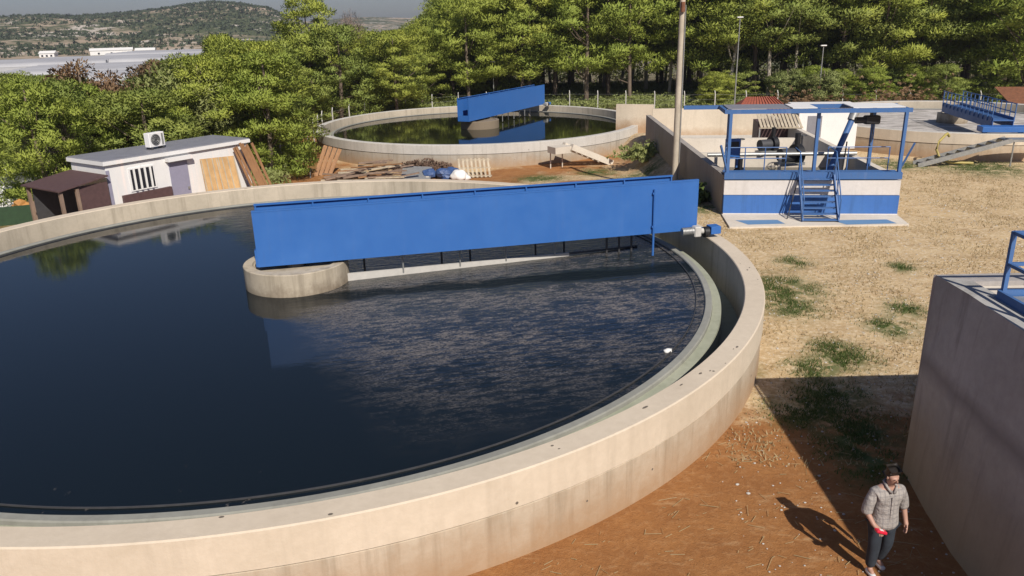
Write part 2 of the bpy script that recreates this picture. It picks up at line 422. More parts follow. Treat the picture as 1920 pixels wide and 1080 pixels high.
# ------------------------------------------------------------------ valley: greenhouses and white buildings
def greenhouse(x, y, L, W_, rz, label, h=4.5):
    z = gz(x, y); t = empty('greenhouse', (x, y, z), rz, label, 'greenhouse', 'plastic greenhouses in the valley')
    n = max(2, int(W_/8)); bm = bmesh.new()
    for i in range(n):
        y0 = -W_/2 + W_/n*i; w_ = W_/n; pr = [(y0, 2.8)] + [(y0+w_*(.5-.5*math.cos(math.pi*k/6)), 2.8+(h-2.8)*math.sin(math.pi*k/6)) for k in range(1, 6)] + [(y0+w_-.15, 2.8)]
        A = [bm.verts.new((-L/2, a, b)) for a, b in pr]; B = [bm.verts.new((L/2, a, b)) for a, b in pr]
        for p in range(len(pr)-1): bm.faces.new((A[p], A[p+1], B[p+1], B[p]))
        bm.faces.new(A[::-1]); bm.faces.new(B)
    link('roof', bm, 'plastic', t, 'auto')
    bm = bmesh.new(); box(bm, (-L/2+.1, -W_/2+.1, 0), (L/2-.1, W_/2-.2, 2.8)); link('wall', bm, 'plastic', t)
for a in [(-228, 372, 90, 60, .35, 'long low greenhouse at the far left edge of the photo'),
          (-152, 300, 46, 60, .3, 'pale greenhouse below the hill, in front of the white gap between the reddish trees'),
          (-172, 405, 110, 64, .25, 'widest greenhouse with a dark strip in front of the hill'),
          (-120, 250, 30, 34, .2, 'small pale greenhouse nearest the trees in the valley gap'),
          (-188, 490, 80, 50, .1, 'farthest greenhouse at the foot of the hill')]: greenhouse(*a)
def farhouse(x, y, w_, d, h, rz, label):
    z = gz(x, y); t = empty('farm_building', (x, y, z), rz, label, 'building')
    bm = bmesh.new(); box(bm, (-w_/2, -d/2, 0), (w_/2, d/2, h)); link('wall', bm, 'white', t)
    bm = bmesh.new(); vs = [bm.verts.new(p) for p in ((-w_/2-.4, -d/2-.4, h+.02), (w_/2+.4, -d/2-.4, h+.02), (w_/2+.4, d/2+.4, h+.02), (-w_/2-.4, d/2+.4, h+.02), (-w_/2-.4, 0, h+1.6), (w_/2+.4, 0, h+1.6))]
    for f in ((0, 1, 5, 4), (2, 3, 4, 5), (0, 4, 3), (1, 2, 5), (3, 2, 1, 0)): bm.faces.new([vs[i] for i in f])
    link('roof', bm, 'sack', t)
    for q in (-.3, 0, .3):
        bm = bmesh.new(); box(bm, (w_*q-.6, -d/2-.05, h*.4), (w_*q+.6, -d/2+.02, h*.4+1.2)); link('window', bm, 'glass', t)
farhouse(-268, 560, 26, 10, 4, .4, 'long white building at the foot of the hill on the left')
farhouse(-245, 560, 12, 9, 3.5, .3, 'small white building right of the long white one below the hill')
farhouse(-300, 540, 9, 8, 3.5, .2, 'leftmost small white farm building below the hill')

# ------------------------------------------------------------------ round tanks
def water_mat(name, scum):
    t = NT(name)
    x, y, z = t.sep(0), t.sep(1), t.sep(2)
    t.p.inputs['IOR'].default_value = 1.33
    dark = (.006, .010, .013)
    if scum:
        # coordinates along / across the bridge (rotated 12.7 deg) about the tank centre
        mp = t.n('ShaderNodeMapping', vector_type='TEXTURE'); t.l(t.co, mp.inputs[0]); mp.inputs[1].default_value = (-6, 21.07, 0); mp.inputs[2].default_value = (0, 0, R(13))
        sp = t.n('ShaderNodeSeparateXYZ'); t.l(mp.outputs[0], sp.inputs[0]); u, v = sp.outputs[0], sp.outputs[1]
        wob = t.noise(.6, 4, .6)
        vv = t.mth('ADD', v, t.mth('MULTIPLY', t.mth('SUBTRACT', wob, .5), 1.6))
        # patch of fine floating scum: strip beyond, then dark ribbon, then fading towards the near wall
        ang = t.mth('ADD', u, t.mth('MULTIPLY', v, .24))       # left limit running obliquely to the near wall
        left = t.ramp(t.mth('ADD', ang, t.mth('MULTIPLY', wob, 1.6)), -.3, 1.6)
        body = t.mth('MULTIPLY', t.ramp(vv, -10.4, -5.0, 0, 1), t.ramp(t.mth('ADD', vv, t.mth('MULTIPLY', u, .03)), -2.35, -2.15, 1, 0))
        rb = t.ramp(vv, -1.45, -1.3, 0, .75)
        front = t.ramp(t.mth('ADD', v, t.mth('MULTIPLY', u, -.07)), .05, .15, 1, 0)
        m1 = t.mth('MULTIPLY', t.mth('MULTIPLY', t.mth('MAXIMUM', body, rb), front), left)
        st1 = t.noise(4.6, 7, .75, vec=mp.outputs[0], sv=(.55, 1.5, 1)); st2 = t.noise(.8, 4, .6, vec=mp.outputs[0], sv=(.7, 1.2, 1)); st3 = t.noise(26, 4, .78, vec=mp.outputs[0], sv=(.5, 1.4, 1))
        pat = t.mth('ADD', t.mth('ADD', t.mth('MULTIPLY', st1, .5), t.mth('MULTIPLY', st2, .25)), t.mth('MULTIPLY', st3, .25))
        st4 = t.noise(24, 4, .85, vec=mp.outputs[0], sv=(.45, 1.3, 1))
        flk = t.mth('MULTIPLY', t.mth('MULTIPLY', t.ramp(pat, .47, .55, 0, .95), t.ramp(st4, .44, .54, .05, 1)), m1, True)
        # loose flecks near the left of the near wall
        f2 = t.mth('MULTIPLY', t.ramp(t.noise(3.5, 5, .7, sv=(1.6, .8, 1)), .66, .7, 0, .35), t.ramp(y, 11.5, 10.4))
        flk = t.mth('MAXIMUM', flk, f2)
        t.base(t.mix(flk, dark, (.21, .185, .165)))
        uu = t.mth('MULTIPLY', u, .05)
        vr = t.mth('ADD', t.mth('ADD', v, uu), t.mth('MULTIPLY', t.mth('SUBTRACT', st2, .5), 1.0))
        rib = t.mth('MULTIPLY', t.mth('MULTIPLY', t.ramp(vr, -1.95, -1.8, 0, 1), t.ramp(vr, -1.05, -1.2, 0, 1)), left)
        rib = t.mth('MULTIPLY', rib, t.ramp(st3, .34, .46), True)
        t.l(t.mth('SUBTRACT', .5, t.mth('MULTIPLY', rib, .46)), t.p.inputs['Specular IOR Level'])  # dark reflection of the bridge underside painted in by dropping the specular
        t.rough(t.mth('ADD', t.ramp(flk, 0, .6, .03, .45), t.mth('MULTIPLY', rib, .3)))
        rip = t.mth('MULTIPLY', t.noise(5, 5, .6, vec=mp.outputs[0], sv=(.5, 1.5, 1)), t.mth('ADD', t.mth('MULTIPLY', left, t.ramp(v, -11, -3, .1, 1.0)), .04))
        t.bump(rip, .5, .05)
    else:
        t.base((.012, .014, .008)).rough(.05); t.bump(t.noise(3, 3), .06, .02)
    return t.m
t = NT('pale_mottle'); a = t.noise(1.2, 6, .7, sv=(.6, 1.6, 1)); k = t.mix(t.ramp(a, .35, .6), (.20, .18, .16), (.58, .54, .51)); t.base(k).rough(.6); t.bump(a, .5, .05); M['foam'] = t.m  # pale mottled surface inside the right edge tank
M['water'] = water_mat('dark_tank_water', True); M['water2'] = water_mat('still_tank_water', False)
def tank(c, rim, zg, r, label, upper, top, lower, wmat, pr, seed, struct_name='round_tank', in_m='conc_in', n=220):
    T = empty(struct_name, (0, 0, 0), 0, label, 'tank')
    rg = random.Random(seed)
    bm = bmesh.new()
    # wall ring: upper lift a little proud of the lower lift, chamfered arrises
    prof = [(r-.5, zg-.4), (r-.03, zg-.4), (r-.03, rim-.66), (r-.055, rim-.645), (r-.055, rim-.625), (r, rim-.61), (r, rim-.022), (r-.022, rim), (r-.45, rim), (r-.47, rim-.02), (r-.47, zg-.4)]
    revolve(bm, c, prof, n, mats=[2, 2, 2, 3, 2, 0, 1, 1, 1, 4, 4])
    for f in bm.faces: f.smooth = True
    # tie holes: small stained round pits on the outside
    k = 0
    for i in range(int(2*math.pi*r/1.55)):
        a = i*1.55/r + rg.uniform(-.03, .03)
        for zz in (rim-.50, ) if rg.random() < .6 else (() if rg.random() < .6 else (rim-1.05,)):
            rr = rg.uniform(.014, .034); zc = zz+rg.uniform(-.04, .04); ro = r+.003 if zc > rim-.6 else r-.027
            ring = [bm.verts.new((c[0]+ro*math.cos(a+rr*math.cos(q)/r), c[1]+ro*math.sin(a+rr*math.cos(q)/r), zc+rr*math.sin(q))) for q in [2*math.pi*j/8 for j in range(8)]]
            bm.faces.new(ring).material_index = 3
    for i in range(40):
        a = rg.uniform(0, 6.283); rr0 = r-rg.uniform(.06, .42); sz = rg.uniform(.008, .028); el = rg.uniform(1, 3.2)
        bm.faces.new([bm.verts.new((c[0]+(rr0+sz*math.sin(q))*math.cos(a+sz*el*math.cos(q)/r), c[1]+(rr0+sz*math.sin(q))*math.sin(a+sz*el*math.cos(q)/r), rim+.003)) for q in [2*math.pi*j/7 for j in range(7)]]).material_index = 3
    link('wall', bm, [upper, top, lower, 'hole', in_m], T, 'auto')
    bm = bmesh.new()
    revolve(bm, c, [(r-1.38, rim-1.5), (r-1.20, rim-1.5), (r-1.20, rim-.475), (r-1.22, rim-.45), (r-1.36, rim-.45), (r-1.38, rim-.475)], n)
    link('weir', bm, 'weir_lip', T, 'auto')
    bm = bmesh.new(); revolve(bm, c, [(r-1.195, rim-.54), (r-.98, rim-.56), (r-.96, rim-1.2), (r-.475, rim-1.2)], n, closed=False)
    link('channel_floor', bm, 'weir', T)
    bm = bmesh.new(); revolve(bm, c, [(r-1.60, rim-.7), (r-1.585, rim-.7), (r-1.585, rim-.47), (r-1.60, rim-.47)], n)
    link('baffle', bm, 'darkgrey', T, 'auto')
    bm = bmesh.new(); vs = [bm.verts.new((c[0]+(r-1.34)*math.cos(a), c[1]+(r-1.34)*math.sin(a), rim-.5)) for a in [2*math.pi*k/n for k in range(n)]]
    bm.faces.new(vs)
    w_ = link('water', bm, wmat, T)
    bm = bmesh.new(); zt = rim+.12
    revolve(bm, c, [(pr, rim-2), (pr, zt-.02), (pr-.02, zt), (pr-.25, zt), (pr-.27, zt-.06), (.02, zt-.06)], 96, closed=False)
    link('centre_pillar', bm, 'pillar', T, 'auto')
    return T
TC = (-6.0, 21.07); R1 = 1.5365
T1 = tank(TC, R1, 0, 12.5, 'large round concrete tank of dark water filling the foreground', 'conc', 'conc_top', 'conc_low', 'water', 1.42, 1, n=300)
T2C = (-2.27, 64.6); R2 = .244
T2 = tank(T2C, R2, -1.3, 13.0, 'round pale concrete tank in the middle distance with a short blue bridge before the pines', 'conc2', 'conc2', 'conc2_low', 'water2', 1.55, 2)
T3C = (28.8, 51.6); R3 = 1.45
T3 = tank(T3C, R3, 0, 9.2, 'round tank at the right edge behind the blue gantry with steel stairs up its wall', 'conc', 'conc2', 'conc_low', 'foam', .9, 3)

# ------------------------------------------------------------------ scraper bridges
def bridge(p, q, zb, zt, wd, label, motor=True, struts=(), ext=.45):
    """p,q = ends of the front plate (xy); plates are hollow deck girders acting as parapets"""
    p, q = Vector((*p, 0)), Vector((*q, 0)); d = (q-p); L = d.length; ang = math.atan2(d.y, d.x)
    T = empty('scraper_bridge', (p.x, p.y, zb), ang, label, 'scraper bridge')
    H = zt-zb
    for y0, x1 in ((0, L), (wd, L-ext)):
        bm = bmesh.new(); s = 1 if y0 == 0 else -1
        box(bm, (0, y0-.012, 0), (x1, y0+.012, H))
        box(bm, (-.002, y0-.02 if s > 0 else y0-.09, H-.006), (x1+.002, y0+.09 if s > 0 else y0+.02, H+.03))     # top flange
        box(bm, (0, y0+s*.012, .0), (x1, y0+s*.10, .03))
        n = int(L/1.55)
        for i in range(n+1): # inner stiffeners
            x = .04 + (x1-.08)*i/n; box(bm, (x-.02, y0+s*.013, .03), (x+.02, y0+s*.08, H-.007))
        link('side_plate', bm, 'blue', T)
    bm = bmesh.new(); box(bm, (.02, .105, .32), (L-.5, wd-.105, .36))
    for i in range(int(L/1.0)): box(bm, (.3+i, .10, .24), (.38+i, wd-.1, .318))
    link('walkway', bm, 'blue_dk', T)
    bm = bmesh.new(); box(bm, (-.05, .03, .0), (-.003, wd-.03, .45)); link('end_plate', bm, 'blue', T)
    # bearing on the centre pillar
    bm = bmesh.new(); tube(bm, [(.95, wd/2, -.13), (.95, wd/2, .24)], .32, 20); link('pivot', bm, 'darkgrey', T, 'auto')
    return T, L
br1, L1 = bridge((-6.78, 20.19), (5.60, 22.99), R1+.20, 3.24, .92, 'long blue steel bridge reaching from the pillar to the rim of the foreground tank')
# hanging gear below the first bridge, all in bridge space
def hang(T, xs_, y, z0, z1, mat, wd=.05):
    for x in xs_:
        bm = bmesh.new(); tube(bm, [(x, y, z0), (x, y, z1)], wd/2, 8); link('hanger', bm, mat, T)
inv = Matrix.Translation(Vector((-6.78, 20.19, R1+.20))) @ Matrix.Rotation(math.atan2(2.8, 12.38), 4, 'Z'); inv = inv.inverted()
A = inv @ Vector((-4.62, 21.0, 1.10)); B = inv @ Vector((1.75, 22.95, 1.10)); Cc = inv @ Vector((3.95, 23.75, 1.06))
bm = bmesh.new()
for (a, b, h0, h1) in ((A, B, .17, .05),):
    d = (b-a).normalized(); s = d.cross(Vector((0, 0, 1))).normalized()*.035
    vs = [bm.verts.new(v) for v in (a+s+Vector((0, 0, -.12)), b+s+Vector((0, 0, -.12)), b+s+Vector((0, 0, h1-.02)), a+s+Vector((0, 0, h0-.02)), a-s+Vector((0, 0, -.12)), b-s+Vector((0, 0, -.12)), b-s+Vector((0, 0, h1-.02)), a-s+Vector((0, 0, h0-.02)))]
    for f in ((0, 1, 2, 3), (5, 4, 7, 6), (3, 2, 6, 7), (0, 3, 7, 4), (1, 5, 6, 2), (0, 4, 5, 1)): bm.faces.new([vs[i] for i in f])
link('skimmer_board', bm, 'white_bd', br1)
bm = bmesh.new(); tube(bm, [B, Cc], .03, 8); link('skimmer_pipe', bm, 'darkgrey', br1)
for f_ in (.24, .49, .70, .93):
    P_ = A.lerp(B, f_); P_.y -= .05
    bm = bmesh.new(); tube(bm, [(P_.x, P_.y, -.62), (P_.x, P_.y, .3)], .022, 8); link('hanger', bm, 'steel', br1)
for f_ in (.08, .42, .55, .86, 1.0):
    P_ = A.lerp(B, f_); P_.y += .5
    bm = bmesh.new(); tube(bm, [(P_.x, P_.y, -.9), (P_.x, P_.y, .3)], .03, 8); link('strut', bm, 'darkgrey', br1)
for xx in (10.1, 10.5, 10.9):
    bm = bmesh.new(); tube(bm, [(xx, .7, -.8), (xx, .7, .3)], .035, 8); link('strut', bm, 'darkgrey', br1)
bm = bmesh.new(); tube(bm, [(11.28, -.07, 1.35), (11.28, -.07, -.66)], .035, 10)
for z in (.2, 1.2): box(bm, (11.22, -.09, z), (11.34, -.012, z+.05))
link('guide_pipe', bm, 'blue', br1, 'auto')
# drive unit on the rim
D = empty('tmp')
def drive(T, x, y, z):
    bm = bmesh.new(); tube(bm, [(x-.48, y, z+.02), (x-.12, y, z+.02)], .11, 16)
    for i in range(7): tube(bm, [(x-.46+i*.045, y, z+.02), (x-.445+i*.045, y, z+.02)], .125, 16)
    link('motor', bm, 'steel', T, 'auto')
    bm = bmesh.new(); box(bm, (x-.12, y-.13, z-.16), (x+.10, y+.13, z+.16), .03); tube(bm, [(x+.09, y, z), (x+.2, y, z)], .09, 12); link('gearbox', bm, 'white_bd', T, 'auto')
    bm = bmesh.new(); tube(bm, [(x+.22, y, z-.04), (x+.36, y, z-.04)], .16, 20); tube(bm, [(x+.18, y, z-.04), (x+.5, y, z-.04)], .04, 10); link('wheel', bm, 'black', T, 'auto')
    bm = bmesh.new(); box(bm, (x+.40, y-.14, z-.10), (x+.72, y+.2, z+.13), .01); box(bm, (x-.3, y+.15, z-.02), (x+.5, y+.22, z+.06)); link('drive_bracket', bm, 'blue', T)
bpy.data.objects.remove(D)
drive(br1, L1-.10, -.24, .02)
bm = bmesh.new(); tube(bm, [(12.2, .75, -.03), (12.34, .75, -.03)], .16, 20); link('wheel', bm, 'black', br1, 'auto')

br2, L2 = bridge((-3.05, 62.5), (3.45, 74.8), R2+.22, R2+1.95, 1.0, 'short looking blue bridge on the round tank in the middle distance', ext=.2)
for i in range(9):
    bm = bmesh.new(); tube(bm, [(2.6+i*1.05, .1, -.66), (2.6+i*1.05, .1, .05)], .04, 6); link('hanger', bm, 'steel' if i % 2 else 'darkgrey', br2)
drive(br2, L2-.2, -.28, .02)

# third bridge: blue girder with railings seen end on
b3 = empty('scraper_bridge', (27.0, 43.3, R3), math.atan2(8.0, 1.5), 'blue bridge with closely spaced railing posts on the right edge tank', 'scraper bridge')
bm = bmesh.new(); box(bm, (0, .5, .2), (8.3, .53, .8)); link('side_plate', bm, 'blue_dk', b3)
bm = bmesh.new(); box(bm, (0, -.53, .2), (8.3, -.5, .8)); link('side_plate', bm, 'blue_dk', b3)
bm = bmesh.new(); box(bm, (0, -.495, .6), (8.3, .495, .65)); link('walkway', bm, 'blue_dk', b3)
bm = bmesh.new(); box(bm, (-.6, -1.5, .06), (.25, 1.2, .36), .02); link('end_carriage', bm, 'blue', b3)
for s in (-1, 1):
    for i in range(13):
        bm = bmesh.new(); tube(bm, [(.1+i*.67, s*.56, .55), (.1+i*.67, s*.56, 1.5)], .03, 6); link('railing_post', bm, 'blue_dk', b3)
    bm = bmesh.new()
    for z in (1.05, 1.5): tube(bm, [(.05, s*.56, z), (8.3, s*.56, z)], .028, 6)
    link('handrail', bm, 'blue_dk', b3)
for s in (-1, 1):
    bm = bmesh.new(); tube(bm, [(-.1, s*.9-.08, .04), (-.1, s*.9+.08, .04)], .16, 16); link('wheel', bm, 'black', b3, 'auto')

# ------------------------------------------------------------------ stairs on tanks 2 and 3
def flight(label, foot, top, wd, zf, zt, landing, rails, nstep, mat, cat='stairs', name='tank_stairs', stepm=None, th=(.24, .12)):
    foot, top = Vector((*foot, 0)), Vector((*top, 0)); d = top-foot; L = d.length; a = math.atan2(d.y, d.x)
    T = empty(name, (foot.x, foot.y, zf), a, label, cat); H = zt-zf
    for s in (-1, 1):
        bm = bmesh.new(); bar(bm, (-.1, s*wd/2, .05), (L, s*wd/2, H-.05), .05+.3*(th[0] > .3), th[0]); link('stringer', bm, mat, T)
    for i in range(nstep):
        bm = bmesh.new(); x = L*(i+.5)/nstep; z = H*(i+.8)/nstep; box(bm, (x-.14, -wd/2+.03, z-.02), (x+.14, wd/2-.03, z+.02)); link('step', bm, stepm or mat, T)
    bm = bmesh.new(); box(bm, (L, -wd/2-.02, H-th[1]), (L+landing, wd/2+.02, H)); link('landing', bm, mat, T)
    for x in (L+.15, L+landing-.15):
        bm = bmesh.new(); tube(bm, [(x, -wd/2+.1, -.3), (x, -wd/2+.1, H-th[1]-.005)], .04, 6); link('leg', bm, mat, T)
    if rails:
        for s in rails:
            bm = bmesh.new(); tube(bm, [(0, s*wd/2, .95), (L, s*wd/2, H+.95), (L+landing, s*wd/2, H+.95)], .022, 6)
            for x, z in ((0, 0), (L*.5, H*.5), (L, H), (L+landing-.05, H)): tube(bm, [(x, s*wd/2, z), (x, s*wd/2, z+.95)], .02, 6)
            link('handrail', bm, rails[s], T)
    return T
flight('white stairs with landing on the front right wall of the middle distance tank', (6.5, 52.5), (3.8, 51.05), .95, -1.3, .16, 1.2, {}, 7, 'conc_pale', th=(.38, .42))
flight('grey steel stairs rising to the right along the right edge tank', (21.9, 41.9), (26.2, 41.3), .8, 0, 1.4, 2.2, {}, 9, 'steel', stepm='darkgrey')
h = empty('hose', (23.3, 41.75, 0), 0, 'yellow hose looped over the wall beside the grey steel stairs', 'hose')
bm = bmesh.new(); tube(bm, [(.55, 1.0, 1.38), (.35, .85, 1.56), (.1, .6, 1.5), (-.25, .45, 1.2), (-.4, .35, .8), (-.25, .2, .4), (.2, .0, .15), (.9, -.1, .12), (1.4, -.15, .1)], .065, 8); link('pipe', bm, 'yellow', h, 'auto')

# ------------------------------------------------------------------ right foreground basin wall
B = empty('concrete_basin', (0, 0, 0), 0, 'tall grey concrete basin wall in shade at the right edge behind the walking man', 'basin')
def prism(bm, poly, z0, z1, mat=0, matside=None):
    a = [bm.verts.new((x, y, z0)) for x, y in poly]; b = [bm.verts.new((x, y, z1)) for x, y in poly]; n = len(poly)
    bm.faces.new(a[::-1]).material_index = mat; bm.faces.new(b).material_index = mat
    for i in range(n): bm.faces.new((a[i], a[(i+1) % n], b[(i+1) % n], b[i])).material_index = mat if matside is None else matside
bm = bmesh.new()
def batter(bm, base, top, z0, z1):
    a = [bm.verts.new((x, y, z0)) for x, y in base]; b = [bm.verts.new((x, y, z1)) for x, y in top]; n = len(base)
    bm.faces.new(a[::-1]); bm.faces.new(b)
    for i in range(n): bm.faces.new((a[i], a[(i+1) % n], b[(i+1) % n], b[i]))
OB = [(6.94, 12.3), (6.70, 11), (6.55, 10), (6.45, 8), (6.4, -4)]; OT = [(6.99, 12.3), (6.99, 11.3), (6.90, 10), (6.84, 8), (6.84, -4)]
def mid_(f): return [(a[0]+(b[0]-a[0])*f, a[1]+(b[1]-a[1])*f) for a, b in zip(OB, OT)]
IN = [(7.3, -4), (7.3, 8), (7.37, 10), (7.4, 11.9)]
batter(bm, OB+IN, mid_(.62)+IN, -.3, 2.295)
batter(bm, [(x-.006, y) for x, y in mid_(.62)]+IN, OT+IN, 2.30, 3.70)
bmesh.ops.recalc_face_normals(bm, faces=bm.faces)
link('wall', bm, 'conc_basin', B)
bm = bmesh.new(); prism(bm, [(6.96, 12.302), (7.405, 11.905), (13, 11.85), (13, 12.26)], -.3, 3.699); bmesh.ops.recalc_face_normals(bm, faces=bm.faces); link('wall', bm, 'conc_grey', B)
bm = bmesh.new(); prism(bm, [(7.405, 11.898), (13, 11.848), (13, 11.35), (7.39, 11.4)], 3.3, 3.62); bmesh.ops.recalc_face_normals(bm, faces=bm.faces); link('ledge', bm, 'conc_pale', B)
bm = bmesh.new(); box(bm, (7.2, -4, 1.4), (13, 11.9, 1.45)); link('floor', bm, 'conc_grey', B)
t = empty('guard_railing', (0, 0, 0), 0, 'blue steel guard railing and walkway on top of the grey basin wall', 'railing')
P1, P2, P3 = (7.37, 11.1), (7.34, 9.75), (7.32, 8.4)
for p in (P1, P2, P3, (8.6, 11.0), (10.1, 10.95)):
    bm = bmesh.new(); box(bm, (p[0]-.03, p[1]-.03, 3.70), (p[0]+.03, p[1]+.03, 4.74)); box(bm, (p[0]-.07, p[1]-.07, 3.702), (p[0]+.07, p[1]+.07, 3.715)); link('post', bm, 'blue_dk', t)
bm = bmesh.new()
for z in (4.72, 4.24):
    bar(bm, (P1[0], P1[1], z), (11.5, 10.9, z), .05, .05)
    bar(bm, (P1[0]-.0, P1[1]-.03, z), (7.28, 5.5, z), .05, .05)
link('rail', bm, 'blue_dk', t)
bm = bmesh.new(); bar(bm, (7.30, 11.1, 3.755), (7.22, 5.5, 3.755), .05, .16); bar(bm, (7.33, 11.14, 3.755), (11.5, 11.0, 3.735), .05, .14); link('kick_plate', bm, 'blue_dk', t)
bm = bmesh.new(); prism(bm, [(7.34, 11.08), (7.26, 5.5), (9.5, 5.5), (11.5, 10.95)], 3.70, 3.735); bmesh.ops.recalc_face_normals(bm, faces=bm.faces); link('walkway', bm, 'steel', t)

# ------------------------------------------------------------------ platform basin with gantry
B = empty('inlet_basin', (0, 0, 0), 0, 'long rectangular basin with white and blue painted front beyond the bridge', 'basin')
FL, FR = Vector((8.80, 31.80, 0)), Vector((15.62, 30.95, 0)); BL, BR = Vector((9.35, 54.0, 0)), Vector((17.4, 53.0, 0))
dx = (FR-FL).normalized(); dy = (BL-FL).normalized()
def quadwall(bm, a, b, th, z0, z1, mat=0):
    a, b = Vector(a), Vector(b); d = (b-a).normalized(); n = Vector((-d.y, d.x, 0))*th
    prism(bm, [(a.x, a.y), (b.x, b.y), ((b+n).x, (b+n).y), ((a+n).x, (a+n).y)], z0, z1, mat)
bm = bmesh.new(); quadwall(bm, FL, FR, .3, .86, 1.45); bmesh.ops.recalc_face_normals(bm, faces=bm.faces); link('front_wall', bm, 'white_wall', B)
bm = bmesh.new(); off = dx.cross(Vector((0, 0, 1)))
quadwall(bm, FL-Vector((0, .035, 0)), FR-Vector((0, .035, 0)), .3, .10, .84); bmesh.ops.recalc_face_normals(bm, faces=bm.faces); link('blue_band', bm, 'blue_wall', B)
bm = bmesh.new(); quadwall(bm, FL-Vector((.0, .07, 0)), FR-Vector((0, .07, 0)), .3, -.3, .10); bmesh.ops.recalc_face_normals(bm, faces=bm.faces); link('plinth', bm, 'white_wall', B)
bm = bmesh.new(); n1 = Vector((.3, 0, 0))
quadwall(bm, BL, FL+dy*.302, .3, -2, 1.62); bmesh.ops.recalc_face_normals(bm, faces=bm.faces); link('side_wall', bm, 'conc_grey', B)
bm = bmesh.new(); quadwall(bm, FR+Vector((-.02, .30, 0)), BR, .3, -1, 1.62); bmesh.ops.recalc_face_normals(bm, faces=bm.faces); link('side_wall', bm, 'conc_pale', B)
bm = bmesh.new(); quadwall(bm, BL+Vector((.35, -.4, 0)), BR+Vector((-.4, -.4, 0)), .3, -1, 2.05); bmesh.ops.recalc_face_normals(bm, faces=bm.faces); link('back_wall', bm, 'conc', B)
bm = bmesh.new(); quadwall(bm, BL+Vector((-1.2, 6.2, 0)), BL+Vector((1.4, 5.2, 0)), .3, -1.6, 1.75); bmesh.ops.recalc_face_normals(bm, faces=bm.faces); link('back_wall', bm, 'conc', B)
bm = bmesh.new(); quadwall(bm, FL+dy*8+Vector((.35, 0, 0)), FR+Vector((.3, 8, 0)), .3, -1, 1.3); bmesh.ops.recalc_face_normals(bm, faces=bm.faces); link('cross_wall', bm, 'conc_pale', B)
bm = bmesh.new(); quadwall(bm, FL+dy*14+Vector((.35, 0, 0)), FR+Vector((.8, 13.6, 0)), .3, -1, 1.2); bmesh.ops.recalc_face_normals(bm, faces=bm.faces); link('cross_wall', bm, 'conc_pale', B)
bm = bmesh.new(); prism(bm, [(8.95, 32), (15.6, 31.2), (17.3, 53), (9.4, 54)], .25, .30); bmesh.ops.recalc_face_normals(bm, faces=bm.faces); link('floor', bm, 'conc2', B)
bm = bmesh.new(); prism(bm, [(9.15, 33.2), (15.5, 32.6), (15.9, 38.6), (9.3, 39.6)], .60, .62); bmesh.ops.recalc_face_normals(bm, faces=bm.faces); link('water', bm, 'water2', B)
# slab apron in front, flat blue strips
bm = bmesh.new(); prism(bm, [(8.5, 29.6), (15.35, 29.35), (15.6, 30.9), (8.75, 31.75)], -.2, .07); bmesh.ops.recalc_face_normals(bm, faces=bm.faces)
tag(link('apron', bm, 'conc_pale'), kind='structure')
bm = bmesh.new()
for x0, x1 in ((9.2, 10.9), (12.9, 15.1)):
    y0 = 30.62-(x0-9)*.1
    vs = [bm.verts.new(p) for p in ((x0+.1, y0-.72, .075), (x1-.15, y0-.72, .075), (x1-.25, y0-.08, .075), (x0-.2, y0, .075))]; bm.faces.new(vs)
tag(link('floor_strip', bm, 'blue_floor'), kind='structure')
# blue gantry and platform
gt = empty('steel_gantry', (0, 0, 0), 0, 'blue steel gantry frame with platform beams over the front of the inlet basin', 'gantry')
def gp(u, v, z): # u along the front, v backwards
    return FL + dx*u + Vector((-dx.y, dx.x, 0))*v + Vector((0, 0, z))
LW = (FR-FL).length
bm = bmesh.new(); bar(bm, gp(-.02, .02, 1.63), gp(LW+.02, .02, 1.63), .06, .26); bar(bm, gp(0, .10, 1.77), gp(LW, .10, 1.77), .2, .03); link('platform_beam', bm, 'blue_dk', gt)
bm = bmesh.new(); bar(bm, gp(0, .55, 1.70), gp(LW, .55, 1.70), .68, .03); link('platform_deck', bm, 'blue_dk', gt)
for u, v in ((.1, .1), (3.55, .35), (LW-.1, .1), (.3, 1.85), (LW-.75, 1.85)):
    bm = bmesh.new(); bar(bm, gp(u, v, 1.70), gp(u, v, 4.12), .12, .12, up=(0, 1, 0)); link('post', bm, 'blue_dk', gt)
for a, b in ((gp(-.15, .1, 4.2), gp(LW+.1, .1, 4.2)), (gp(-1.6, 1.85, 4.2), gp(LW+.1, 1.85, 4.2)), (gp(-.1, .16, 4.2), gp(-.1, 1.79, 4.2)), (gp(LW-.05, .16, 4.2), gp(LW-.05, 1.79, 4.2)), (gp(3.5, .16, 4.2), gp(3.5, 1.79, 4.2))):
    bm = bmesh.new(); bar(bm, a, b, .12, .16); link('top_beam', bm, 'blue_dk', gt)
for u0, u1, m_ in ((.0, 2.4, 'grey_sheet'), (2.5, 3.44, 'white'), (4.8, LW-.12, 'white')):
    bm = bmesh.new(); a, b = gp(u0, .2, 4.29), gp(u1, .2, 4.29); bar(bm, gp(u0, 1.0, 4.30), gp(u1, 1.0, 4.30), 1.55, .03)
    link('roof_sheet', bm, m_, gt)
for a, b in ((gp(.1, .12, 1.75), gp(-.25, -.12, 2.9)), (gp(LW-.1, .12, 1.8), gp(LW+.28, -.1, 2.95))):
    bm = bmesh.new(); bar(bm, a, b, .07, .07); link('brace', bm, 'blue_dk', gt)
for us in ((.1, .9, 1.7, 2.55), (4.2, 5.0, 5.8, 6.6)):
    bm = bmesh.new()
    for z in (2.2, 2.65): tube(bm, [gp(us[0], .92, z), gp(us[-1], .92, z)], .022, 6)
    for u in us: tube(bm, [gp(u, .92, 1.7), gp(u, .92, 2.65)], .022, 6)
    link('handrail', bm, 'blue_dk', gt)
